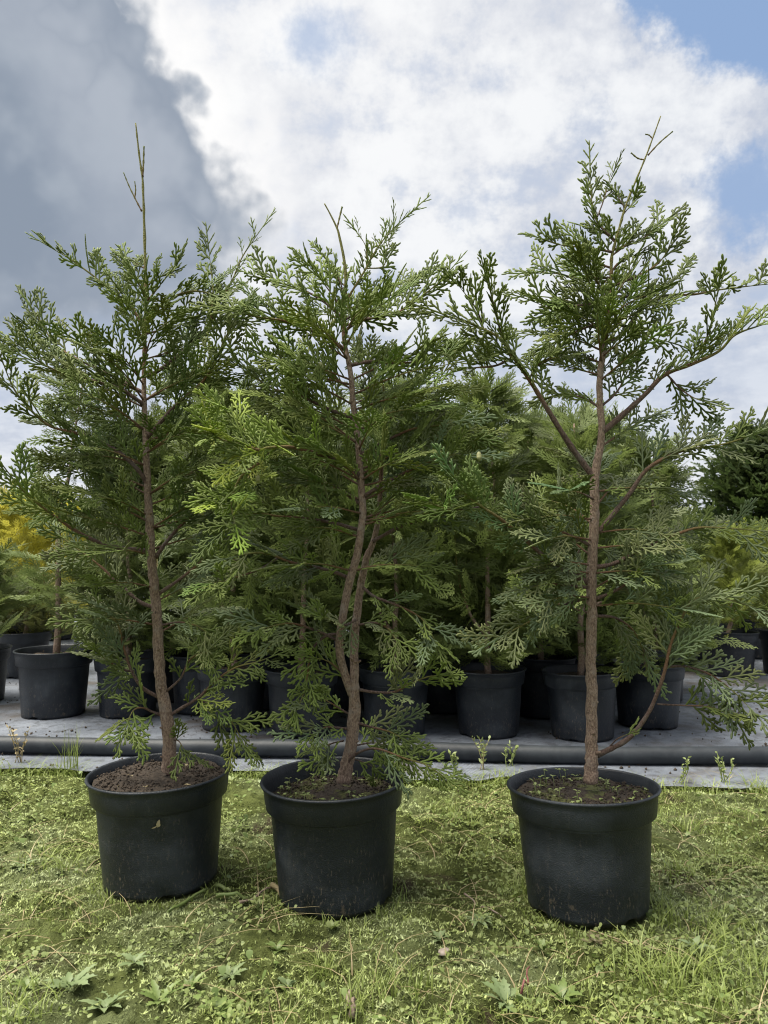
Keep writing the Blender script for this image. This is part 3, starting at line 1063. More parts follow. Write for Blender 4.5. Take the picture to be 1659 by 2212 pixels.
tl.leader([(308, 382), (310, 350), (311, 316)], 0.0019, 0.0014)
tl.finish()

# --- middle plant
tm = Tree('potted conifer with a forked double trunk and bright yellow-green sprays, in the middle', POT_XY[1], (math.radians(-1), math.radians(-1.5), 1.1),
          [(742, 1690), (748, 1660), (758, 1604), (765, 1538), (765, 1472), (765, 1406, 0.012), (768, 1356, 0.02), (778, 1274, 0.03), (791, 1208, 0.03), (806, 1172, 0.035), (818, 1110, 0.04),
           (822, 1050, 0.04), (826, 980, 0.05), (830, 900, 0.06), (828, 830, 0.06)],
          [0.0155, 0.0142, 0.0125, 0.0130, 0.0098, 0.009, 0.0088, 0.0082, 0.0075, 0.0065, 0.0055, 0.005, 0.004, 0.003, 0.002],
          M_SOIL_B, 0.168, MIDG, 22)
st = crom([at(x, y, tm.Y + d) for (x, y, d) in [(760, 1500, 0.0), (752, 1478, -0.004), (738, 1432, -0.008), (733, 1390, -0.01), (742, 1323, -0.012), (755, 1257, -0.012), (771, 1201, -0.012),
          (779, 1151, -0.01), (784, 1110, -0.005), (781, 1061, 0), (777, 1002, 0), (770, 930, 0), (763, 875, 0), (759, 821, 0), (752, 777, 0), (744, 740, 0), (742, 700, 0), (741, 675, 0), (747, 617, 0),
          (744, 566, 0), (734, 515, 0), (728, 493, 0), (713, 462, 0), (701, 440, 0)]], 5)
mb = MB()
n = len(st)
rr = [0.0098 * (1 - i / (n - 1)) ** 0.9 + 0.0011 for i in range(n)]
rr = [max(0.0012, min(0.0068, r * 0.8)) for r in rr]
mb.tube([p - tm.origin for p in st], rr, 12, tips=[min(0.85, max(0, (0.0052 - r) / 0.0032)) for r in rr], bump=0.10, rnd=tm.rng)
mb.build('trunk', M_TRUNK, tm.root)['label'] = 'thinner second stem leaning to the right'
low_trunk, low_r = tm.trunk, tm.trunk_r
tm.trunk = [p for p in st if p.z > 0.5] ; tm.trunk_r = rr[-len(tm.trunk):]
tm.branch([(744, 755), (708, 730), (657, 708), (614, 693), (560, 685), (500, 672)], -0.05, 0.0038, 0.85, 0.2, tint=TOPG)
tm.branch([(744, 690), (690, 645), (640, 622), (570, 602), (538, 591)], 0.03, 0.0026, 0.62, 0.1, end_shoot=True, tint=TOPG)
tm.branch([(745, 675), (720, 640), (690, 600), (665, 570)], -0.03, 0.002, 0.6, 0.1, tint=TOPG)
tm.branch([(744, 650), (735, 610), (715, 575), (690, 545)], 0.02, 0.0018, 0.45, 0.1, tint=TOPG)
tm.branch([(755, 790), (803, 781), (857, 784), (912, 780), (948, 770)], 0.05, 0.0036, 0.85, 0.2, tint=DEEP)
tm.branch([(744, 715), (777, 693), (820, 685), (868, 671), (912, 639), (948, 610), (977, 578)], -0.05, 0.003, 0.68, 0.12, end_shoot=True, tint=TOPG, gap=0.017)
tm.branch([(745, 655), (766, 620), (788, 584), (803, 555), (825, 522), (857, 486), (881, 464)], 0.02, 0.0022, 0.36, 0.15, gap=0.014, thin=True, age=0.6, tint=MIDG)
tm.branch([(792, 580), (828, 575), (835, 540), (846, 502)], 0.03, 0.0014, 0.40, 0.2, gap=0.014, thin=True, age=0.7, tint=MIDG)
tm.branch([(792, 560), (790, 533), (779, 512), (768, 497)], 0.0, 0.0012, 0.35, 0.3, thin=True, age=0.7, tint=MIDG)
tm.branch([(748, 690), (800, 655), (840, 640), (880, 618), (905, 600)], 0.04, 0.002, 0.62, 0.1, tint=TOPG)
tm.branch([(778, 1028), (730, 995), (675, 977), (628, 966), (592, 966), (555, 973), (512, 1000)], -0.22, 0.0048, 0.8, 0.30, tint=YOUNG, age=0.15)
tm.branch([(560, 972), (520, 960), (480, 950), (450, 930)], -0.25, 0.0022, 0.8, 0.0, tint=YOUNG, age=0.6)
tm.branch([(600, 966), (560, 1000), (530, 1040), (490, 1075), (455, 1090)], -0.25, 0.0022, 0.8, 0.05, tint=YOUNG, age=0.6, lift=-0.1)
tm.branch([(560, 1000), (520, 1030), (500, 1085), (510, 1140)], -0.23, 0.002, 0.8, 0.05, tint=YOUNG, age=0.6, lift=-0.2)
tm.branch([(560, 975), (530, 930), (500, 900), (480, 880)], -0.22, 0.002, 0.7, 0.05, tint=YOUNG, age=0.6)
tm.branch([(768, 905), (700, 880), (640, 850), (590, 840), (540, 808), (515, 790)], -0.02, 0.0038, 0.85, 0.25, tint=DEEP)
tm.branch([(775, 985), (821, 959), (857, 941), (894, 926), (948, 919), (985, 911)], -0.04, 0.0036, 0.85, 0.2, tint=BLUISH)
tm.branch([(783, 1075), (830, 1045), (883, 1017), (923, 999), (966, 984), (1010, 982)], -0.06, 0.004, 0.85, 0.3, tint=BLUISH)
tm.branch([(755, 1250), (725, 1237), (676, 1224), (626, 1214), (593, 1201), (553, 1194), (500, 1204)], -0.09, 0.0036, 0.88, 0.25, tint=BLUISH)
tm.branch([(600, 1205), (560, 1230), (500, 1250), (450, 1262)], -0.12, 0.0024, 0.85, 0.1, tint=(0.19, 0.27, 0.06))
tm.branch([(775, 1145), (720, 1130), (660, 1120), (600, 1115), (540, 1110), (480, 1150)], -0.10, 0.0036, 0.95, 0.2, tint=MIDG)
tm.branch([(780, 1090), (720, 1050), (660, 1040), (600, 1060)], 0.04, 0.0036, 0.95, 0.2, tint=DEEP)
tm.branch([(805, 1170), (860, 1140), (914, 1122), (957, 1112), (990, 1105), (1030, 1100)], -0.02, 0.0036, 0.8, 0.3, tint=BLUISH)
tm.branch([(771, 1489), (808, 1495), (851, 1495), (890, 1475), (925, 1462), (955, 1459)], -0.07, 0.003, 0.66, 0.25, tint=BLUISH)
tm.branch([(785, 1270), (811, 1290), (857, 1307), (907, 1333), (930, 1365), (943, 1393)], -0.06, 0.003, 0.72, 0.15, tint=BLUISH, lift=-0.12)
tm.branch([(757, 1575), (709, 1571), (690, 1578), (672, 1592)], -0.05, 0.0024, 0.6, 0.15, tint=BLUISH)
tm.branch([(758, 1545), (725, 1525), (700, 1510), (685, 1500)], -0.03, 0.002, 0.55, 0.15, tint=BLUISH)
tm.branch([(742, 1600), (710, 1610), (695, 1640)], -0.05, 0.0016, 0.5, 0.2, tint=BLUISH, lift=-0.2)
tm.branch([(736, 1370), (705, 1373), (680, 1395), (669, 1423), (659, 1489), (632, 1552)], -0.05, 0.0026, 0.42, 0.2, tint=BLUISH, lift=-0.3, gap=0.016)
tm.branch([(733, 1385), (690, 1365), (633, 1347), (590, 1352), (556, 1363)], -0.06, 0.003, 0.7, 0.2, tint=BLUISH, lift=-0.1)
tm.branch([(762, 1480), (725, 1440), (700, 1425), (672, 1420)], -0.04, 0.002, 0.5, 0.2, tint=BLUISH)
tm.branch([(768, 1560), (800, 1570), (840, 1580), (874, 1598)], -0.03, 0.0026, 0.65, 0.15, tint=BLUISH)
tm.branch([(745, 1664), (758, 1638), (785, 1621), (818, 1618), (874, 1638), (924, 1654), (973, 1688)], -0.09, 0.0028, 0.5, 0.45, tint=BLUISH, lift=-0.15)
tm.branch([(768, 1340), (745, 1350), (720, 1340), (690, 1330)], -0.06, 0.0022, 0.7, 0.1, tint=BLUISH)
tm.branch([(775, 1350), (810, 1345), (840, 1360), (860, 1390)], -0.05, 0.0022, 0.6, 0.1, tint=BLUISH, lift=-0.2)
tm.branch([(770, 1610), (800, 1605), (825, 1608), (845, 1625)], 0.05, 0.0016, 0.5, 0.1, tint=BROWN, lift=-0.2)
tm.branch([(765, 1640), (795, 1650), (815, 1665)], 0.02, 0.0014, 0.4, 0.2, tint=BROWN, lift=-0.3)
tm.extra(0.66, 0.94, 9, 0.14, -150, -30, 0.85, tint=MIDG, rise=0.3)
tm.extra(0.62, 0.96, 8, 0.17, 20, 160, 0.85, tint=DEEP)
tm.extra(0.62, 0.90, 6, 0.15, 160, 210, 0.95)
tm.extra(0.60, 0.90, 8, 0.17, -30, 30, 0.95)
tm.extra(0.90, 1.04, 5, 0.09, 0, 360, 0.6, tint=TOPG, rise=0.6)
tm.extra(0.54, 0.66, 3, 0.14, 190, 230, 0.8, tint=BLUISH, rise=0.1)
tm.extra(0.54, 0.70, 4, 0.14, -40, 30, 0.8, tint=BLUISH, rise=0.1)
tm.leader([(728, 494), (733, 472), (739, 447)], 0.0014, 0.0017)
tm.finish()

# --- right plant
tr = Tree('potted conifer with straight bare lower trunk and one long low side branch, at right', POT_XY[2], (0, math.radians(3), 2.0),
          [(1275, 1690), (1278, 1650), (1278, 1589), (1278, 1502), (1276, 1414), (1278, 1327), (1278, 1239), (1283, 1151), (1285, 1086), (1285, 1029), (1294, 976), (1300, 930), (1296, 876), (1296, 810),
           (1305, 745), (1313, 675), (1320, 600), (1322, 552), (1335, 504), (1348, 456), (1366, 408), (1392, 346), (1410, 298), (1427, 251)],
          [0.0135, 0.0118, 0.0108, 0.0100, 0.0097, 0.0094, 0.0092, 0.0088, 0.0086, 0.0084, 0.0068, 0.0064, 0.006, 0.0058, 0.0054, 0.004, 0.003, 0.0026, 0.0022, 0.002, 0.0017, 0.0014, 0.0012, 0.001],
          M_SOIL_B, 0.183, TOPG, 23)
tr.branch([(1285, 1035), (1239, 972), (1213, 933), (1178, 876), (1143, 819), (1108, 771), (1081, 732), (1042, 710), (998, 692), (958, 683)], -0.07, 0.0058, 0.85, 0.42, tint=TOPG)
tr.branch([(1108, 772), (1070, 790), (1020, 795), (975, 805)], -0.09, 0.0024, 0.75, 0.1, tint=MIDG)
tr.branch([(1085, 735), (1075, 690), (1062, 640), (1050, 600)], -0.06, 0.0022, 0.62, 0.1, tint=TOPG)
tr.branch([(1045, 712), (1030, 670), (1005, 635), (985, 610)], -0.07, 0.0018, 0.55, 0.1, tint=TOPG)
tr.branch([(1143, 819), (1160, 790), (1190, 775), (1220, 770)], -0.04, 0.0018, 0.6, 0.1, tint=DEEP)
tr.branch([(1300, 935), (1348, 894), (1392, 854), (1436, 810), (1502, 784), (1554, 758), (1589, 723), (1648, 701)], -0.05, 0.0055, 0.75, 0.36, tint=TOPG)
tr.branch([(1440, 808), (1470, 840), (1500, 860), (1530, 870)], -0.06, 0.002, 0.62, 0.1, tint=DEEP, lift=-0.15)
tr.branch([(1500, 785), (1530, 720), (1545, 660), (1553, 610)], -0.05, 0.002, 0.55, 0.15, tint=TOPG)
tr.branch([(1305, 745), (1348, 718), (1392, 662), (1436, 640), (1500, 636), (1560, 625), (1655, 614)], 0.05, 0.0036, 0.58, 0.15, tint=TOPG, end_shoot=True)
tr.branch([(1292, 1151), (1327, 1108), (1362, 1064), (1392, 1020), (1427, 994), (1480, 972), (1545, 963), (1595, 950), (1650, 925)], -0.08, 0.0046, 0.8, 0.38, tint=BLUISH)
tr.branch([(1285, 1226), (1327, 1217), (1370, 1195), (1436, 1165), (1502, 1141), (1567, 1141), (1651, 1147)], -0.06, 0.0038, 0.8, 0.3, tint=BLUISH)
tr.branch([(1272, 1260), (1213, 1230), (1173, 1200), (1138, 1169), (1086, 1125), (1042, 1095), (1007, 1068), (976, 1022)], -0.12, 0.0046, 0.72, 0.22, tint=(0.14, 0.21, 0.07))
tr.branch([(1040, 1095), (1000, 1100), (960, 1098), (920, 1080)], -0.14, 0.002, 0.75, 0.1, tint=(0.19, 0.28, 0.06))
tr.branch([(1288, 1632), (1348, 1602), (1379, 1572), (1405, 1532), (1423, 1489), (1436, 1449), (1449, 1392), (1467, 1349), (1493, 1300), (1537, 1289), (1589, 1300), (1645, 1318)], -0.06, 0.0044, 0.80, 0.45, tint=BLUISH, age=0.0, gap=0.019)
tr.branch([(1440, 1440), (1480, 1440), (1530, 1455), (1580, 1490), (1625, 1535)], -0.07, 0.0022, 0.68, 0.15, tint=BLUISH, gap=0.018)
tr.branch([(1419, 1521), (1480, 1524), (1537, 1528), (1598, 1552)], -0.05, 0.0016, 0.42, 0.35, tint=DEEP, gap=0.014)
tr.branch([(1318, 1612), (1335, 1595), (1365, 1583)], -0.04, 0.0014, 0.3, 0.9, tint=BROWN)
tr.branch([(1276, 1290), (1240, 1300), (1180, 1325), (1130, 1350), (1078, 1378)], -0.08, 0.003, 0.72, 0.15, tint=BLUISH, lift=-0.15)
tr.branch([(1276, 1270), (1230, 1265), (1180, 1262), (1140, 1272)], -0.05, 0.003, 0.75, 0.15, tint=BLUISH, lift=-0.1)
tr.branch([(1283, 1296), (1340, 1270), (1379, 1235), (1420, 1222)], -0.04, 0.003, 0.75, 0.2, tint=BLUISH)
tr.branch([(1283, 1330), (1330, 1335), (1370, 1365), (1395, 1420)], 0.05, 0.0028, 0.75, 0.15, tint=BLUISH, lift=-0.2)
tr.branch([(1278, 1180), (1240, 1160), (1190, 1140), (1150, 1130)], -0.05, 0.003, 0.8, 0.15, tint=DEEP)
tr.branch([(1285, 1080), (1255, 1065), (1225, 1060)], -0.08, 0.002, 0.7, 0.3, tint=(0.16, 0.26, 0.11))
tr.branch([(1296, 880), (1330, 850), (1350, 815), (1365, 780)], 0.05, 0.0024, 0.6, 0.2, tint=DEEP)
tr.branch([(1296, 880), (1260, 860), (1215, 850), (1185, 860)], 0.04, 0.0024, 0.6, 0.1, tint=DEEP)
tr.branch([(1330, 520), (1290, 480), (1278, 430), (1275, 372)], 0.01, 0.0018, 0.42, 0.1, tint=TOPG, gap=0.016, end_shoot=True)
tr.branch([(1290, 470), (1305, 430), (1315, 395), (1326, 370)], 0.02, 0.0013, 0.3, 0.3, tint=TOPG, thin=True)
tr.branch([(1325, 545), (1270, 535), (1215, 530), (1170, 515)], -0.03, 0.0022, 0.6, 0.05, tint=TOPG)
tr.branch([(1325, 540), (1380, 520), (1420, 490), (1448, 470)], 0.02, 0.0022, 0.55, 0.05, tint=TOPG, end_shoot=True)
tr.branch([(1320, 600), (1250, 600), (1195, 590), (1155, 590)], 0.02, 0.0024, 0.68, 0.05, tint=TOPG)
tr.branch([(1320, 620), (1390, 590), (1430, 560), (1455, 510)], -0.03, 0.0024, 0.62, 0.05, tint=TOPG)
tr.branch([(1316, 650), (1250, 660), (1190, 665), (1150, 650)], -0.04, 0.0026, 0.75, 0.05, tint=TOPG)
tr.branch([(1318, 640), (1390, 640), (1440, 620), (1470, 590)], 0.04, 0.0026, 0.68, 0.05, tint=TOPG)
tr.branch([(1312, 690), (1260, 710), (1220, 730), (1190, 745)], 0.03, 0.0026, 0.72, 0.05, tint=TOPG)
tr.branch([(1312, 690), (1360, 710), (1410, 730), (1450, 740)], 0.05, 0.0026, 0.72, 0.05, tint=TOPG)
tr.branch([(1345, 465), (1365, 440), (1378, 420)], 0.0, 0.0012, 0.35, 0.1, tint=TOPG, gap=0.014)
tr.branch([(1350, 450), (1335, 425), (1325, 410)], 0.0, 0.0012, 0.32, 0.1, tint=TOPG, gap=0.014)
tr.extra(0.85, 1.00, 9, 0.09, -160, -20, 0.72, tint=TOPG, rise=0.5)
tr.extra(0.84, 1.00, 8, 0.11, 20, 160, 0.75, tint=DEEP, rise=0.4)
tr.extra(0.98, 1.10, 6, 0.055, 0, 360, 0.5, tint=TOPG, rise=0.9)
tr.extra(0.45, 0.75, 10, 0.15, 20, 160, 0.8, tint=BLUISH)
tr.extra(0.46, 0.66, 5, 0.12, 200, 245, 0.75, tint=BLUISH, rise=0.0)
tr.extra(0.46, 0.68, 5, 0.13, -50, 0, 0.75, tint=BLUISH, rise=0.0)
tr.leader([(1400, 335), (1425, 308), (1453, 284)], 0.0013, 0.0011)
tr.leader([(1393, 345), (1378, 342), (1363, 330)], 0.0012, 0.0012)
tr.leader([(1410, 300), (1402, 292), (1394, 290)], 0.001, 0.0011)
tr.finish()

def seedlings(tree, n, soil_h, ph, mat, seed):
    rng = random.Random(seed)
    mb = MB()
    for i in range(n):
        r, a = 0.100 * math.sqrt(rng.uniform(0.06, 1)), rng.uniform(0, 6.283)
        p = Vector((r * math.cos(a), r * math.sin(a), (soil_h - 0.004) * ph))
        h = rng.uniform(0.004, 0.022)
        q = p + Vector((rng.uniform(-0.004, 0.004), rng.uniform(-0.004, 0.004), h))
        mb.tube([p, p.lerp(q, 0.5) + Vector((0.001, 0, 0)), q], [0.0005, 0.0004, 0.0004], 4)
        for k in range(rng.choice((2, 2, 3, 4))):
            a2 = rng.uniform(0, 6.283)
            leaf(mb, q, Vector((math.cos(a2), math.sin(a2), rng.uniform(0, 0.6))), Vector((0, 0, 1)), rng.uniform(0.004, 0.009), rng.uniform(0.0016, 0.003), rng, 0, 0.2, rng.random(), 0.1)
    tag(mb.build('seedlings', mat, tree.root), kind='stuff')


def leaf(mb, base, d, nrm, ln, wd, rng, lobes=0, arch=0.3, var=0.5, stalk=0.15):
    """one broad leaf with toothed or lobed edge and a folded midrib"""
    n = (9 if ln > 0.012 else 4) if lobes == 0 else 13
    d = d.normalized()
    s = nrm.cross(d).normalized(); up = d.cross(s)
    b = len(mb.v)
    for i in range(n + 1):
        t = i / n
        if t < stalk:
            w = wd * 0.07
        else:
            q = (t - stalk) / (1 - stalk)
            w = wd * max(0.03, math.sin(math.pi * q ** 0.75) ** 0.8)
            if lobes:
                w *= (1.0 if (i % 2) else 0.72 if lobes == 1 else 0.58) * rng.uniform(0.65, 1.15)
            elif i % 2:
                w *= 0.93
        c = base + d * (ln * t) + up * (ln * arch * (t - 1.25 * t * t))
        for sg, lift in ((-1, 0.22), (0, 0.0), (1, 0.22)):
            mb.v.append(c + s * (sg * w * rng.uniform(0.8, 1.15)) + up * (w * lift + (0.0 if sg == 0 else rng.uniform(-0.05, 0.05) * w)) + (d * (0.12 * wd) if (sg and lobes and i % 2) else Vector()))
            mb.tip.append(0.45 if sg == 0 else 0.1 + 0.3 * t); mb.var.append(min(1, max(0, var + (0.25 if sg == 0 else 0) + rng.uniform(-0.08, 0.08))))
    for i in range(n):
        a, c = b + i * 3, b + (i + 1) * 3
        mb.f.append((a, a + 1, c + 1, c)); mb.f.append((a + 1, a + 2, c + 2, c + 1))


mb = MB()
leaf(mb, Vector((0, 0, 0)), Vector((0.2, -0.1, 1)), Vector((0, -1, 0)), 0.013, 0.0035, random.Random(4), 0, 0.25, 0.9, 0.1)
leaf(mb, Vector((0, -0.001, 0.003)), Vector((-0.8, -0.2, -0.3)), Vector((0, -1, 0)), 0.010, 0.0012, random.Random(5), 0, 0.3, 0.3, 0.1)
o = mb.build('stuck_leaf', M_STRAW, tl.root)
o.location = (0.022, -0.1015, 0.118); o['label'] = 'pale dry leaf scrap stuck to the pot wall'
seedlings(tm, 70, 0.168, 0.94, M_SEED, 1)
seedlings(tr, 60, 0.183, 0.91, M_SEED, 2)
seedlings(tl, 6, 0.187, 0.89, M_STRAW, 3)

# small seed cones on the front plants
cm = MB()
cm.lathe([(0.0002, -0.006), (0.0022, -0.0045), (0.0034, -0.0015), (0.0033, 0.0015), (0.0036, 0.0018), (0.0028, 0.0042), (0.0012, 0.0062), (0.0002, 0.0068)], 8)
cone_me = cm.mesh('seed_cone', M_CONE)
for tree, lst in ((tm, [(502, 980, -0.17), (524, 958, -0.17), (557, 1034, -0.17), (663, 691, -0.05), (694, 790, -0.04), (643, 681, -0.04), (720, 697, -0.04), (777, 728, -0.03), (435, 1105, -0.16)]),
                  (tr, [(1331, 753, -0.02), (1035, 985, -0.10)])):
    for (x, y, dy) in lst:
        o = link('seed_cone', cone_me, tree.root)
        o.location = at(x, y, tree.Y + dy) - tree.origin
        o.rotation_euler = (R.uniform(-0.5, 0.5), R.uniform(-0.5, 0.5) + math.pi, R.uniform(0, 6))
        k = R.uniform(0.9, 1.3); o.scale = (k, k, k)


# ------------------------------------------------------------------ plants behind the pipe
def crown_mesh(name, seed, h0, h1, rmax, n, lib, pw=0.75, size=1.0, upright=0.35, top_r=0.12):
    rng = random.Random(seed)
    items = []
    nb = max(8, n // 9)
    for b in range(nb):
        u = (b + rng.random()) / nb
        z = h0 + (h1 - h0) * u * 0.97
        rad = rmax * (math.sin(math.pi * min(1.0, 0.36 + 0.16 * min(1, u / 0.35)) if u < 0.35 else math.pi * 0.5) * (1 - max(0, (u - 0.35) / 0.65)) ** pw + top_r * (1 - u) * 0.3 + 0.03)
        rad *= rng.uniform(0.6, 1.25)
        a = rng.uniform(0, 2 * math.pi)
        out = Vector((math.cos(a), math.sin(a), 0))
        up = upright + 0.9 * u * upright + rng.uniform(-0.15, 0.35)
        bd = (out + Vector((0, 0, up))).normalized()
        p0 = Vector((0, 0, z))
        m = 9
        fn = Vector((rng.uniform(-0.6, 0.6), rng.uniform(-0.6, 0.6), rng.uniform(0.2, 1.0)))
        for k in range(m):
            t = 0.15 + 0.85 * (k + rng.random() * 0.6) / m
            p = p0 + bd * rad * t + Vector((0, 0, -0.12 * rad * t * t))
            sv = fn.cross(bd).normalized() * (1 if k % 2 else -1)
            d = (bd * rng.uniform(0.6, 1.0) + sv * rng.uniform(0.3, 0.9) + Vector((0, 0, rng.uniform(-0.25, 0.25)))).normalized()
            nn = fn + Vector([rng.uniform(-0.5, 0.5) for _ in range(3)])
            items.append((frame(p, d, nn, size * rng.uniform(0.7, 1.15)), rng.randrange(100), rng.random()))
    return join_sprays(name, items, lib)


CROWNS = [crown_mesh('crown', 40 + i, 0.165 + 0.02 * (i % 3), 1.02 + 0.08 * (i % 2), 0.215 + 0.02 * (i % 3), 800, LIGHT1, 0.7) for i in range(4)]
SPARSE = crown_mesh('crown', 60, 0.30, 1.15, 0.24, 300, LIGHT1, 0.6)
ROUND = [crown_mesh('crown', 70 + i, 0.155, 0.60, 0.23, 620, LIGHT1, 0.45, 0.85, 0.6, 0.5) for i in range(2)]
GOLD = [crown_mesh('crown', 80 + i, 0.12, 0.88, 0.34, 800, LIGHT1, 0.5, 1.1, 0.7, 0.5) for i in range(2)]


def trunk_mesh(seed, h, lean, fork):
    rng = random.Random(seed)
    mb = MB()
    pts = [Vector((lean * t * t * 0.7 + rng.uniform(-0.008, 0.008), rng.uniform(-0.01, 0.01), 0.165 + h * t)) for t in [i / 9 for i in range(10)]]
    pts = crom(pts, 2)
    n = len(pts)
    mb.tube(pts, [0.011 * (1 - 0.85 * i / n) for i in range(n)], 8, tips=[0] * n, bump=0.15, rnd=rng)
    if fork:
        a = pts[3]
        p2 = crom([a, a + Vector((-0.05 * fork, -0.02, 0.07)), a + Vector((-0.09 * fork, -0.03, 0.2)), a + Vector((-0.1 * fork, -0.03, 0.36))], 3)
        mb.tube(p2, [0.006 * (1 - 0.7 * i / len(p2)) for i in range(len(p2))], 6)
    return mb.mesh('trunk', M_TRUNK)


TRUNKS = [trunk_mesh(90 + i, 0.8, (0.02, -0.05, 0.06)[i], (1, -1, 0)[i]) for i in range(3)]
LEAN = trunk_mesh(95, 0.9, 0.11, 0)
SHORT = trunk_mesh(97, 0.28, 0.01, 0)
back_first = None


def back_plant(xc, d, crown, trunk, tint, label, group=None, D=0.241, hs=1.0, zs=1.0, cat='potted conifer', soil=True, zpot=1.0):
    """one potted plant on the fabric, copied from the first one built"""
    global back_first
    loc = Vector(((xc - CXP) / FOC * d, d, 0.008))
    k = D / 0.241
    root = empty('potted_conifer', loc, (0, 0, R.uniform(0, 6.28)))
    tag(root, label, cat, group)
    if back_first is None:
        back_first = pot_parts(root, random.Random(5), M_SOIL_A, 0.176, 40, 60)
        pot = back_first[0]
    else:
        pot = back_first[0].copy(); COL.objects.link(pot); pot.parent = root
        for ch in back_first[1:]:
            c = ch.copy(); COL.objects.link(c); c.parent = pot
    pot.scale = (k, k, k * zpot)
    pot.rotation_euler = (R.uniform(-0.02, 0.02), R.uniform(-0.02, 0.02), 0)
    if crown in ROUND or crown in GOLD:
        trunk = SHORT
    if trunk is not None:
        t = link('trunk', trunk, root); t.scale = (k, k, k * zpot)
        if trunk is LEAN:
            root.rotation_euler = (0, 0, 0)
    c = link('crown', crown, root)
    c.scale = (hs, hs, zs)
    c.location = (0, 0, 0)
    if trunk is LEAN:
        c.location = (0.07, 0, 0.02)
    kk = R.uniform(0.88, 1.12)
    c.color = (tint[0] * kk, tint[1] * kk, tint[2] * kk, 1)
    return root


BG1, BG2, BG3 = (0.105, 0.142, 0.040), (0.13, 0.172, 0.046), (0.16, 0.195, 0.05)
GR = 'potted conifers in rows behind the pipe'
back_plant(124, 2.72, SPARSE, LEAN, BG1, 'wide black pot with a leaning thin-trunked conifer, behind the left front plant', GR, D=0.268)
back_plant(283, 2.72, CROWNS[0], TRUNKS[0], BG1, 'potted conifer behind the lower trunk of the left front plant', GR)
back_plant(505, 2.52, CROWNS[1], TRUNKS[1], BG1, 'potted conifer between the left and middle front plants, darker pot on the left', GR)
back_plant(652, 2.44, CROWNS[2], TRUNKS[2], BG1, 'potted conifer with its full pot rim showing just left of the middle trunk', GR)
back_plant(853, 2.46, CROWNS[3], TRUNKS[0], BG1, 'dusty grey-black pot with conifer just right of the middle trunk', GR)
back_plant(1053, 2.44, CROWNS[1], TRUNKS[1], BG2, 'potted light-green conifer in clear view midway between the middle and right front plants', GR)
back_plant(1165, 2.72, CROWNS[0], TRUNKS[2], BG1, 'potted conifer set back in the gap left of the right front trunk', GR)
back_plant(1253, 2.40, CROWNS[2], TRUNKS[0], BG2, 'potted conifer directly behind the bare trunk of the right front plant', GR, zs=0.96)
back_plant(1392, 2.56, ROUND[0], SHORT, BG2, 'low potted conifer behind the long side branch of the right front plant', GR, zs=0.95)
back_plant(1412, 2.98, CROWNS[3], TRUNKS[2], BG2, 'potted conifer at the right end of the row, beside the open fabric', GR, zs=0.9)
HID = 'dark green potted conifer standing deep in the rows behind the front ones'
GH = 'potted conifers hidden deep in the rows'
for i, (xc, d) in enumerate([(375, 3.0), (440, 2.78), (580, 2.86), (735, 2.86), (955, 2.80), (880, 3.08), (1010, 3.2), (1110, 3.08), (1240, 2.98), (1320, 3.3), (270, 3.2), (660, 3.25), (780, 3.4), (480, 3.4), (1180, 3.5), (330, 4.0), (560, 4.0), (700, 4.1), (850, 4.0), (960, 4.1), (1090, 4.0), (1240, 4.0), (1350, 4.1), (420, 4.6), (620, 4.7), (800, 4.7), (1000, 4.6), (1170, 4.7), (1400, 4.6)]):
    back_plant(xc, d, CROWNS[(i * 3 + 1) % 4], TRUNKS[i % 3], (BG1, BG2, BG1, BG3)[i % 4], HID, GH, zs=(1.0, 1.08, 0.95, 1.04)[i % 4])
GK = 'low rounded potted shrubs on the far right'
YG = (0.20, 0.24, 0.045)
back_plant(1572, 3.55, ROUND[0], TRUNKS[0], YG, 'low yellow-green rounded shrub in a black pot at the far right', GK, cat='potted shrub')
back_plant(1690, 3.60, ROUND[1], TRUNKS[1], YG, 'low yellow-green shrub in a black pot cut by the right edge', GK, cat='potted shrub')
back_plant(1455, 3.75, ROUND[1], TRUNKS[2], YG, 'low yellow-green potted shrub half hidden behind the end of the conifer row', GK, cat='potted shrub')
for i, (xc, d) in enumerate([(1510, 4.1), (1625, 4.15), (1570, 4.7), (1690, 4.7), (1470, 4.8), (1760, 4.2)]):
    back_plant(xc, d, ROUND[i % 2], TRUNKS[i % 3], YG, 'yellow-green rounded shrub in the second row at the far right', 'rounded shrubs in the back rows at the right', cat='potted shrub', zs=1.05)
GL = 'golden shrubs at the far left'
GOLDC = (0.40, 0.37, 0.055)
back_plant(-40, 2.95, ROUND[0], TRUNKS[0], BG2, 'low green potted shrub cut by the left edge', None, cat='potted shrub', zs=0.9)
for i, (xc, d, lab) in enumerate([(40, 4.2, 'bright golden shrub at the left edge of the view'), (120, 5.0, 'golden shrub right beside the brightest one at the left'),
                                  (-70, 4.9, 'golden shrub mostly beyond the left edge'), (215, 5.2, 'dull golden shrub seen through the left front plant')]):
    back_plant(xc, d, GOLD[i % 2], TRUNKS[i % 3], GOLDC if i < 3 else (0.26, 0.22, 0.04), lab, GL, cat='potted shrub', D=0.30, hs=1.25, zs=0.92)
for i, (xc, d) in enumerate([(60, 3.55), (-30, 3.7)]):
    back_plant(xc, d, ROUND[i], TRUNKS[i], (0.13, 0.14, 0.04), ('shaded olive shrub in front of the golden ones at left', 'shaded olive shrub at the very left edge')[i], GL, cat='potted shrub', zs=0.72)

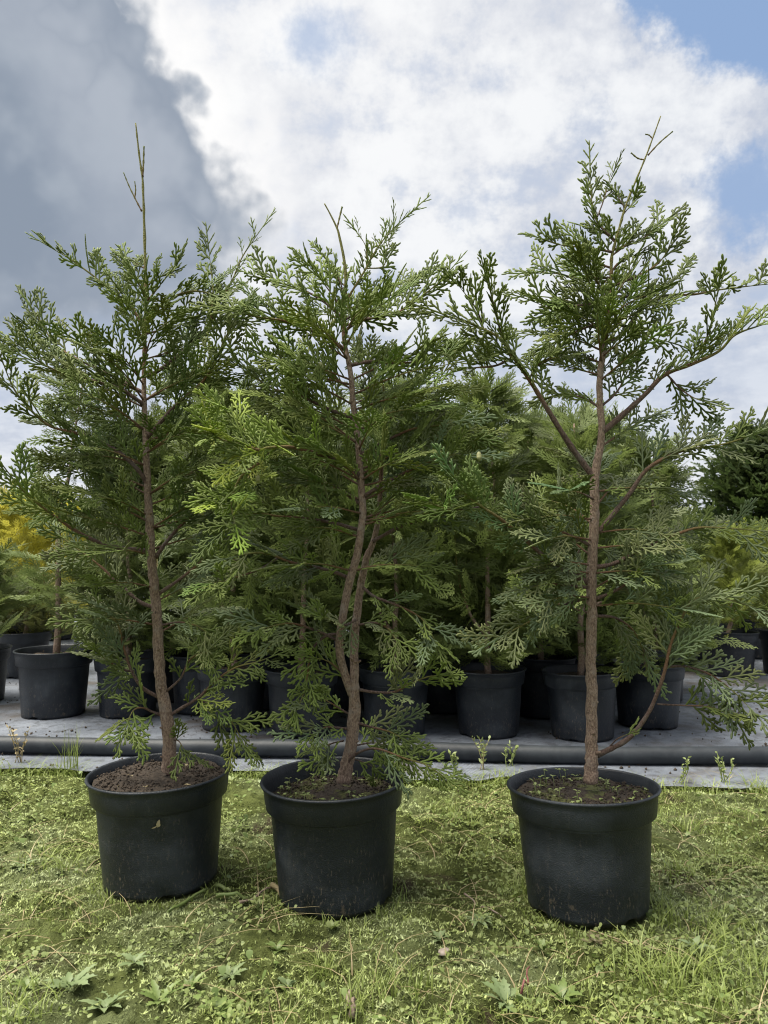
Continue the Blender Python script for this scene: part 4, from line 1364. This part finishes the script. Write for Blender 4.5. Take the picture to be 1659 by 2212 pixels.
# trees beyond the field
FAR_A = crown_mesh('crown', 120, 0.2, 3.9, 1.7, 4200, LIGHT2, 0.5, 4.2, 0.5, 0.6)
FAR_B = crown_mesh('crown', 121, 0.1, 2.0, 0.62, 500, LIGHT2, 0.7, 2.4, 0.5, 0.5)
ft = MB(); ft.tube([Vector((0, 0, -0.3)), Vector((0.03, 0, 1.0)), Vector((0, 0.02, 2.2)), Vector((0, 0, 3.4))], [0.13, 0.10, 0.06, 0.02], 8)
FT = ft.mesh('trunk', M_TRUNK)


def far_tree(xc, d, crown, s, tint, label, group=None):
    z = min(max((d - 9.7) * 0.045, 0), 1.75) - 0.05
    root = empty('conifer_tree', ((xc - CXP) / FOC * d, d, z), (0, 0, R.uniform(0, 6)))
    tag(root, label, 'tree', group)
    t = link('trunk', FT, root); t.scale = (s,) * 3 if crown is FAR_A else (s * 0.4, s * 0.4, s * 0.5)
    c = link('crown', crown, root); c.scale = (s,) * 3
    c.color = (*tint, 1)


DK = (0.040, 0.062, 0.022)
far_tree(1640, 14.5, FAR_A, 0.66, DK, 'broad dark conifer beyond the field at the right edge')
far_tree(1780, 16, FAR_A, 0.85, DK, 'tall dark conifer just outside the right edge')
GF = 'small far conifers along the horizon'
for i, (xc, d, s) in enumerate([(1498, 34, 0.55), (1528, 36, 0.75), (1548, 33, 0.6), (1476, 38, 0.7), (1440, 36, 0.8), (1400, 38, 0.9), (60, 40, 0.9), (95, 42, 1.2), (130, 39, 1.0), (20, 43, 1.1), (-30, 40, 1.3)]):
    far_tree(xc, d, FAR_B, s, (0.05, 0.075, 0.03), 'small far conifer on the horizon beyond the field' if xc > 800 else 'small far conifer on the horizon behind the golden shrubs', GF + (' at right' if xc > 800 else ' at left'))


# ------------------------------------------------------------------ ground cover
def in_view(n, y0=0.80, y1=2.22, pad=0.28):
    y = NPR.uniform(y0, y1, n)
    x = NPR.uniform(-1, 1, n) * (0.5 * y + pad)
    return x, y


def off_pots(x, y, r=0.094):
    k = np.ones(len(x), bool)
    for (px, py) in POT_XY:
        k &= np.hypot(x - px, y - py) > r
    return k & (y < fabric_edge(x) - 0.005)


def blades(x, y, h, w, lean, seg=3, z=None, curl=1.0):
    """vectorised grass blades: curved ribbons tapering to a point"""
    n = len(x)
    a = NPR.uniform(0, 2 * np.pi, n)
    z = ground_z(x, y) - 0.002 if z is None else z
    dx, dy = np.cos(a), np.sin(a)
    sx, sy = -dy, dx
    V = np.zeros((n, 2 * seg + 1, 3)); T = np.zeros((n, 2 * seg + 1))
    for k in range(seg + 1):
        t = k / seg
        ox = lean * h * t ** 2
        zz = h * (t - 0.35 * curl * lean * t * t)
        ww = w * (1 - 0.85 * t ** 1.5)
        if k < seg:
            for j, sg in enumerate((-1, 1)):
                V[:, 2 * k + j, 0] = x + dx * ox + sx * sg * ww
                V[:, 2 * k + j, 1] = y + dy * ox + sy * sg * ww
                V[:, 2 * k + j, 2] = z + zz
                T[:, 2 * k + j] = t
        else:
            V[:, 2 * k] = np.stack([x + dx * ox, y + dy * ox, z + zz], 1); T[:, 2 * k] = 1
    m = 2 * seg + 1
    fl = []
    for k in range(seg - 1):
        fl += [(2 * k, 2 * k + 1, 2 * k + 3), (2 * k, 2 * k + 3, 2 * k + 2)]
    fl.append((2 * seg - 2, 2 * seg - 1, 2 * seg))
    F = (np.arange(n)[:, None, None] * m + np.array(fl)[None]).reshape(-1, 3)
    var = np.repeat(NPR.random(n), m)
    return V.reshape(-1, 3), F, T.ravel(), var


def stuff(name, mat, V, F, T, A, label, cat, smooth=True):
    return tag(link(name, np_mesh(name, V, F, mat, smooth, T, A)), label, cat, kind='stuff')


# moss: a carpet of tiny shoots
x, y = in_view(420000)
k = off_pots(x, y) & (fbm(x * 6, y * 6, 3, 44) + NPR.uniform(-0.12, 0.12, len(x)) > 0.36)
x, y = x[k], y[k]
n = len(x)
V, F, T, A = blades(x, y, NPR.uniform(0.0025, 0.0065, n) * (0.7 + 0.6 * fbm(x * 14, y * 14, 2, 45)), NPR.uniform(0.0010, 0.0022, n), NPR.uniform(0.2, 1.4, n), 1)
stuff('moss', M_MOSS, V, F, T, A, 'carpet of pale yellow-green moss under the pots', 'moss')

# short grass in patches, denser at the front and on the right
x, y = in_view(42000)
dens = fbm(x * 4.2, y * 4.2, 3, 51) + 0.16 * np.clip((1.12 - y) / 0.2, 0, 1) + 0.05 * (x > 0.3)
k = off_pots(x, y, 0.10) & (dens > 0.655 + NPR.uniform(-0.05, 0.10, len(x)))
x, y = x[k], y[k]; n = len(x)
V, F, T, A = blades(x, y, NPR.uniform(0.006, 0.023, n), NPR.uniform(0.0005, 0.0012, n), NPR.uniform(0.2, 1.3, n), 3)
stuff('grass', M_GRASS, V, F, T, A, 'short green grass blades growing through the moss', 'grass')

a = NPR.uniform(0, 6.283, 900); rr_ = NPR.uniform(0.0955, 0.118, 900)
pi_ = NPR.integers(0, 3, 900)
x = np.array([POT_XY[i][0] for i in pi_]) + rr_ * np.cos(a); y = np.array([POT_XY[i][1] for i in pi_]) + rr_ * np.sin(a)
V, F, T, A = blades(x, y, NPR.uniform(0.008, 0.024, 900), NPR.uniform(0.0006, 0.0013, 900), NPR.uniform(0.2, 1.2, 900), 3)
stuff('pot_foot_grass', M_GRASS, V, F, T, A, 'short grass blades growing round the feet of the front pots', 'grass')

x = NPR.uniform(-1.35, 1.35, 4200)
y = fabric_edge(x) - np.abs(NPR.normal(0, 0.025, 4200)) + 0.016
k = vnoise(x * 7, x * 0, 77) + NPR.uniform(-0.25, 0.25, 4200) > 0.50
x, y = x[k], y[k]; n = len(x)
V, F, T, A = blades(x, y, NPR.uniform(0.015, 0.065, n), NPR.uniform(0.0006, 0.0015, n), NPR.uniform(0.4, 1.8, n), 3)
stuff('edge_grass', M_GRASS, V, F, T, A, 'ragged grass along the front edge of the grey fabric', 'grass')

# crumbs of spilled soil on the fabric
n = 3000
x = NPR.uniform(-2.0, 2.0, n); y = fabric_edge(x) + 0.02 + 1.5 * NPR.random(n) ** 1.3
k = fbm(x * 3.5, y * 3.5, 3, 88) + NPR.uniform(-0.1, 0.1, n) > 0.50
x, y = x[k], y[k]; n = len(x)
o6 = np.array([(1, 0, 0), (-1, 0, 0), (0, 1, 0), (0, -1, 0), (0, 0, 1), (0, 0, -1)], float)
sz = NPR.uniform(0.0008, 0.005, n) ** 1.0
V = np.stack([x, y, np.full(n, 0.0085)], 1)[:, None, :] + o6[None] * sz[:, None, None] * NPR.uniform(0.4, 1.5, (n, 6, 1))
F = (np.arange(n)[:, None, None] * 6 + np.array(((0, 2, 4), (2, 1, 4), (1, 3, 4), (3, 0, 4), (2, 0, 5), (1, 2, 5), (3, 1, 5), (0, 3, 5)))[None]).reshape(-1, 3)
stuff('spilled_soil', M_SOIL_A, V.reshape(-1, 3), F, np.zeros(n * 6), np.repeat(NPR.random(n), 6), 'crumbs of spilled soil scattered on the grey fabric', 'soil', smooth=False)

# dry straw bits
x, y = in_view(1500)
k = off_pots(x, y, 0.11) & (fbm(x * 3, y * 3, 2, 61) > 0.42)
x, y = x[k], y[k]; n = len(x)
V, F, T, A = blades(x, y, NPR.uniform(0.02, 0.07, n), NPR.uniform(0.0005, 0.0011, n), NPR.uniform(1.6, 2.4, n), 4, curl=1.2)
stuff('straw_litter', M_STRAW, V, F, T, A, 'thin dry straw lying scattered over the moss', 'straw')


# tiny round leaves of seedlings and clover
def small_leaves(n, smin, smax, dens_seed, thr):
    x, y = in_view(n)
    k = off_pots(x, y, 0.102) & (fbm(x * 5, y * 5, 3, dens_seed) + 0.14 * np.clip((1.2 - y) / 0.3, 0, 1) > thr + NPR.uniform(-0.06, 0.06, n))
    x, y = x[k], y[k]; n = len(x)
    a = NPR.uniform(0, 2 * np.pi, n); s = NPR.uniform(smin, smax, n)
    z = ground_z(x, y) + NPR.uniform(0.003, 0.016, n)
    tilt = NPR.uniform(-0.5, 1.2, n)
    out = np.array([(0, 0), (0.35, 0.36), (0.75, 0.40), (1.0, 0.0), (0.75, -0.40), (0.35, -0.36)])
    zc = np.array([0, 0.10, 0.12, 0.0, 0.12, 0.10])
    V = np.zeros((n, 6, 3))
    for j in range(6):
        u, v = out[j] * 1.0
        V[:, j, 0] = x + s * (u * np.cos(a) * np.cos(tilt) - v * np.sin(a))
        V[:, j, 1] = y + s * (u * np.sin(a) * np.cos(tilt) + v * np.cos(a))
        V[:, j, 2] = z + s * (u * np.sin(tilt) + zc[j])
    F = (np.arange(n)[:, None, None] * 6 + np.array([(0, 1, 5), (1, 2, 4), (1, 4, 5), (2, 3, 4)])[None]).reshape(-1, 3)
    return V.reshape(-1, 3), F, np.tile(np.array([0, .3, .6, .9, .6, .3]) * 0.5, n), np.repeat(NPR.random(n), 6)


V, F, T, A = small_leaves(26000, 0.003, 0.0085, 71, 0.50)
stuff('seedling_leaves', M_SEED, V, F, T, A, 'tiny round seedling leaves spread over the moss', 'seedlings')
V, F, T, A = small_leaves(2200, 0.006, 0.014, 72, 0.56)
stuff('ground_leaves', M_WEED, V, F, T, A, 'small flat green weed leaves spread over the moss', 'leaves')


# single weeds
def weed(px, py, n, ln, wd, lobes, mat, label, name='weed', flat=0.35, seed=0, group=None, stem=0.0, spread=(0, 360)):
    rng = random.Random(seed + int(px * 7 + py))
    ln *= 0.52; wd *= 0.42; n += 3
    g = on_ground(px, py)
    z = float(ground_z(np.array(g.x), np.array(g.y)))
    root = empty(name, (g.x, g.y, z))
    tag(root, label, 'weed', group)
    for i in range(n):
        a = math.radians(spread[0] + (spread[1] - spread[0]) * (i + rng.uniform(-0.25, 0.25)) / n)
        el = flat * rng.uniform(0.4, 1.7)
        d = Vector((math.cos(a), math.sin(a), el))
        nrm = Vector((rng.uniform(-0.2, 0.2), rng.uniform(-0.2, 0.2), 1))
        mb = MB()
        b0 = Vector((0, 0, 0.001 + stem * (i / max(1, n))))
        leaf(mb, b0, d, nrm, ln * rng.uniform(0.7, 1.1), wd * rng.uniform(0.8, 1.15), rng, lobes, rng.uniform(0.2, 0.55), rng.random())
        mb.build('leaf', mat, root)
    if stem > 0.01:
        mb = MB(); mb.tube([Vector((0, 0, -0.002)), Vector((0.002, 0, stem * 0.5)), Vector((0, 0.002, stem))], [0.0014, 0.0012, 0.0008], 6)
        mb.build('stem', mat, root)
    return root


weed(1035, 2020, 13, 0.050, 0.0075, 0, M_WEED2, 'grey-green leaf rosette on the moss left of the right pot', flat=0.30)
weed(150, 2160, 7, 0.075, 0.019, 2, M_WEED2, 'large lobed grey-green weed in the bottom left corner', flat=0.5)
weed(225, 2195, 6, 0.070, 0.020, 2, M_WEED2, 'coarse lobed weed at the bottom edge, right of the left corner', flat=0.55)
weed(345, 2185, 6, 0.065, 0.016, 2, M_WEED, 'lobed green weed at the bottom edge below the left pot', flat=0.5)
weed(410, 2150, 7, 0.05, 0.011, 1, M_WEED, 'small lobed weed between bottom edge and left pot', flat=0.6)
weed(500, 2130, 6, 0.05, 0.013, 2, M_WEED2, 'pale lobed weed between the left and middle pots near the bottom', flat=0.45)
weed(470, 2205, 7, 0.06, 0.018, 0, M_WEED, 'broad-leaved weed at the bottom edge below the gap between left and middle pots', flat=0.4)
weed(290, 2120, 5, 0.045, 0.013, 1, M_WEED2, 'weed with blunt grey leaves in front of the left pot', flat=0.4)
weed(60, 2150, 5, 0.05, 0.012, 1, M_WEED, 'small toothed weed by the left edge near the bottom', flat=0.5)
weed(715, 2020, 5, 0.034, 0.011, 0, M_SEED, 'small pale upright weed just in front of the middle pot', flat=1.1)
weed(600, 2065, 5, 0.040, 0.009, 0, M_WEED, 'small green weed front left of the middle pot', flat=0.7)
weed(555, 1990, 6, 0.034, 0.008, 0, M_SEED, 'fresh green weed left of the foot of the middle pot', flat=0.8, stem=0.02)
weed(950, 2040, 5, 0.040, 0.011, 1, M_WEED2, 'small weed left of the grey-green rosette', flat=0.5)
weed(620, 2140, 4, 0.036, 0.010, 0, M_WEED2, 'four-leaved small weed below the middle pot', flat=0.5)
weed(1090, 2190, 6, 0.068, 0.017, 1, M_WEED2, 'large-leaved weed at the bottom edge under the rosette', flat=0.6)
weed(1215, 2180, 6, 0.062, 0.019, 1, M_WEED, 'large-leaved weed at the bottom edge below the right pot', flat=0.45)
weed(1170, 2085, 4, 0.040, 0.012, 0, M_WEED, 'upright broad-leaved weed in front of the right pot', flat=1.2)
weed(1285, 2065, 5, 0.040, 0.014, 1, mat_leaf('reddish_leaves', (0.13, 0.12, 0.06), (0.22, 0.19, 0.11), 0.2), 'reddish-brown weed in front of the right pot', flat=0.5)
weed(1400, 2010, 4, 0.044, 0.010, 0, M_WEED2, 'upright weed beside the right foot of the right pot', flat=1.3)
weed(45, 1900, 8, 0.055, 0.009, 0, M_WEED2, 'narrow-leaved weed at the left edge beside the left pot', flat=0.35)
weed(500, 1690, 9, 0.07, 0.011, 0, M_SEED, 'leafy weed behind and right of the left pot rim', flat=0.9)
weed(1500, 2090, 6, 0.045, 0.010, 0, M_WEED2, 'grey-leaved weed in the grass at lower right', flat=0.5)
weed(880, 1720, 6, 0.04, 0.009, 0, M_SEED, 'small leafy weed behind and right of the middle pot', flat=0.6)
weed(965, 1665, 7, 0.05, 0.008, 0, M_WEED, 'leafy weed growing over the fabric edge between middle and right pots', flat=0.9, stem=0.03)


# grass tufts
def tuft(px, py, n, h, label, mat=M_GRASS, lean=(0.2, 1.0), rad=0.02, w=(0.0006, 0.0013), name='grass_tuft'):
    g = on_ground(px, py)
    z = float(ground_z(np.array(g.x), np.array(g.y)))
    a = NPR.uniform(0, 6.283, n); r = rad * np.sqrt(NPR.random(n))
    hh = h * NPR.uniform(0.5, 1.0, n)
    V, F, T, A = blades(r * np.cos(a), r * np.sin(a), hh, NPR.uniform(w[0], w[1], n), NPR.uniform(lean[0], lean[1], n), 5, z=np.zeros(n) - 0.002)
    o = link(name, np_mesh(name, V, F, mat, True, T, A))
    o.location = (g.x, g.y, z)
    return tag(o, label, 'grass')


tuft(1640, 1712, 120, 0.075, 'dense yellowish grass tuft at the right edge by the fabric', lean=(0.3, 1.4), rad=0.04)
tuft(1530, 1880, 110, 0.045, 'low spiky grass clump right of the right pot', lean=(0.4, 1.5), rad=0.05)
tuft(1465, 1912, 60, 0.04, 'small grass clump close to the right side of the right pot', lean=(0.4, 1.4), rad=0.03)
tuft(1480, 1800, 60, 0.045, 'loose grass tuft on the moss behind the right pot', lean=(0.5, 1.6), rad=0.04)
tuft(150, 1668, 46, 0.16, 'tall thin upright grass tuft behind the left pot', lean=(0.02, 0.45), rad=0.025, w=(0.0005, 0.0009))
tuft(1000, 1795, 50, 0.05, 'grass tuft on the moss between middle and right pots', lean=(0.3, 1.2), rad=0.035)
tuft(960, 1760, 40, 0.05, 'thin grass tuft right behind the middle pot', lean=(0.3, 1.2), rad=0.03)
tuft(780, 2190, 70, 0.06, 'green grass tuft at the bottom centre of the view', lean=(0.2, 1.0), rad=0.035)
tuft(880, 2150, 60, 0.05, 'grass tuft right of the bottom centre', lean=(0.2, 1.0), rad=0.035)
tuft(700, 2120, 40, 0.04, 'small grass tuft below the middle pot', lean=(0.2, 1.0), rad=0.02)
tuft(1400, 2150, 90, 0.06, 'grass tuft at the lower right below the right pot', lean=(0.4, 1.3), rad=0.05)
tuft(1520, 2180, 100, 0.06, 'grass tuft near the bottom right corner', lean=(0.4, 1.3), rad=0.06)
tuft(1610, 2130, 90, 0.06, 'grass tuft at the right edge near the bottom', lean=(0.4, 1.3), rad=0.06)
tuft(1560, 2040, 70, 0.05, 'grass tuft at right above the bottom corner', lean=(0.4, 1.3), rad=0.05)
tuft(40, 2205, 70, 0.05, 'grass tuft in the bottom left corner', lean=(0.4, 1.3), rad=0.05)
tuft(130, 1880, 60, 0.045, 'flattened grass tuft left of the left pot', lean=(0.9, 1.8), rad=0.05)
tuft(1120, 1950, 40, 0.04, 'grass tuft at the left foot of the right pot', lean=(0.4, 1.2), rad=0.03)
tuft(1440, 2005, 60, 0.05, 'grass tuft at the right foot of the right pot', lean=(0.3, 1.1), rad=0.035)
tuft(1560, 1690, 40, 0.07, 'dry bent grass on the fabric edge at right', mat=M_STRAW, lean=(0.8, 2.0), rad=0.05)


# dry and seeding stems growing at the fabric edge
def stemmy(px, py, h, n, mat, label, leafmat=None, heads=True, seed=0, lean=0.3):
    rng = random.Random(seed + int(px))
    g = on_ground(px, py)
    z = max(0.004, float(ground_z(np.array(g.x), np.array(g.y))))
    root = empty('seeding_weed', (g.x, g.y, z))
    tag(root, label, 'weed')
    for i in range(n):
        a = rng.uniform(0, 6.28); hh = h * rng.uniform(0.6, 1.0)
        e = Vector((math.cos(a) * lean * hh, math.sin(a) * lean * hh * 0.6, hh))
        pts = crom([Vector((rng.uniform(-.01, .01), rng.uniform(-.01, .01), -0.003)), e * 0.5 + Vector((rng.uniform(-.012, .012), 0, hh * 0.06)), e], 4)
        mb = MB(); mb.tube(pts, [0.0012 * (1 - 0.5 * k / len(pts)) for k in range(len(pts))], 5)
        st_ = mb.build('stem', mat, root)
        hb = MB()
        for k in range(9):
            t = 0.35 + 0.65 * k / 8
            p = pts[min(len(pts) - 1, int(t * (len(pts) - 1)))]
            d = Vector((rng.uniform(-1, 1), rng.uniform(-1, 1), rng.uniform(0.2, 1))).normalized()
            leaf(hb, p, d, Vector((rng.uniform(-1, 1), -0.5, 1)), rng.uniform(0.006, 0.016), rng.uniform(0.002, 0.004), rng, 0, 0.2, rng.random(), 0.05)
        hb.build('leaflets', leafmat or mat, root if False else st_)


stemmy(40, 1655, 0.10, 5, M_STRAW, 'dry yellow branched weed at the left edge in front of the pipe', M_STRAW)
stemmy(1040, 1668, 0.085, 5, M_STRAW, 'yellowing weed stems on the fabric strip left of the right pot', M_SEED)
stemmy(985, 1672, 0.06, 4, M_WEED, 'green weed stems beside the yellowing ones on the fabric strip', M_SEED)
stemmy(1100, 1660, 0.06, 3, M_SEED, 'small weed stem against the pipe left of the right pot', M_SEED)
stemmy(1470, 1700, 0.065, 3, M_GRASS, 'seeding grass stems right behind the right pot', M_SEED)
stemmy(1570, 1700, 0.075, 4, M_GRASS, 'seeding grass stems on the fabric strip at far right', M_SEED)


# little things lying about
def stick(px0, py0, px1, py1, r, mat, label, name='twig', cat='twig', lift=0.004, sag=0.002):
    a, b = on_ground(px0, py0), on_ground(px1, py1)
    pts = []
    for i in range(8):
        t = i / 7
        p = a.lerp(b, t)
        p.z = float(ground_z(np.array(p.x), np.array(p.y))) + lift + sag * math.sin(t * 9) + r
        p.x += 0.003 * math.sin(t * 7 + px0)
        pts.append(p)
    base = pts[0].copy(); base.z -= r
    mb = MB(); mb.tube([p - base for p in pts], [r * (1 - 0.35 * i / 7) * (1.2 if i % 3 == 0 else 0.95) for i in range(8)], 6)
    o = mb.build(name, mat); o.location = base
    return tag(o, label, cat)


stick(585, 1938, 645, 1980, 0.0045, M_STRAW, 'thick pale cut stalk at the left foot of the middle pot', 'cut_stalk', 'stalk')
stick(520, 1972, 590, 1940, 0.0022, M_WOOD, 'thin brown twig running to the pale stalk by the middle pot')
stick(470, 1945, 500, 1955, 0.0035, M_SEED, 'short green cut stalk between the left and middle pots', 'cut_stalk', 'stalk')
stick(360, 2000, 445, 1955, 0.0028, M_WEED, 'long dark-green cut stalk lying right of the left pot', 'cut_stalk', 'stalk')
stick(470, 1968, 540, 1962, 0.0036, M_WEED, 'green cut leaf stalk beside the short one between the pots', 'cut_stalk', 'stalk')
stick(1000, 1952, 1085, 2005, 0.0016, M_WOOD, 'thin twig on the moss above the grey-green rosette')
stick(380, 2110, 470, 2050, 0.0011, M_STRAW, 'long straw lying in front of the left pot', 'straw', 'straw')
stick(400, 2160, 520, 2070, 0.0011, M_STRAW, 'long diagonal straw left of the bottom centre', 'straw', 'straw')
stick(1280, 2040, 1420, 2085, 0.0012, M_STRAW, 'long straw lying in front of the right pot', 'straw', 'straw')
stick(1330, 2060, 1500, 2120, 0.0011, M_STRAW, 'long straw in the grass at lower right', 'straw', 'straw')
stick(20, 2130, 130, 2080, 0.0011, M_STRAW, 'dry straw by the left edge near the bottom', 'straw', 'straw')
stick(1430, 1708, 1655, 1735, 0.0010, M_STRAW, 'long straw on the moss edge right of the right pot', 'straw', 'straw')
stick(760, 2212, 755, 2165, 0.0040, M_WOOD, 'short grey wood chip at the bottom centre', 'wood_chip', 'wood')
stick(1130, 2185, 1146, 2120, 0.0016, M_RED, 'short red weed stem at the bottom below the right pot', 'red_stem', 'stem', lift=0.012)
stick(958, 1690, 985, 1655, 0.0018, M_RED, 'reddish twig on the fabric between middle and right pots')


def pebble(px, py, s, mat, label, seed):
    rng = random.Random(seed)
    g = on_ground(px, py)
    mb = MB()
    mb.lathe([(0.0, -s * 0.4), (s * 0.6, -s * 0.3), (s, 0.0), (s * 0.85, s * 0.35), (s * 0.4, s * 0.6), (0.0, s * 0.65)], 10)
    for q in mb.v:
        f = rng.uniform(0.8, 1.2); q.x *= f * 1.2; q.y *= f; q.z *= rng.uniform(0.8, 1.2)
    o = mb.build('pebble', mat)
    o.location = (g.x, g.y, float(ground_z(np.array(g.x), np.array(g.y))) + s * 0.3)
    tag(o, label, 'stone')


pebble(962, 2068, 0.009, M_STONE, 'pale pinkish pebble left of the grey-green rosette', 1)
for i, (px, py) in enumerate([(52, 1552), (70, 1560), (1440, 1575), (1400, 1612), (190, 1560), (1245, 1612)]):
    pebble(px, py, 0.006, M_WOOD, 'small dark clod lying on the grey fabric', 20 + i)
    bpy.context.scene.objects[-1]['group'] = 'small clods on the fabric'
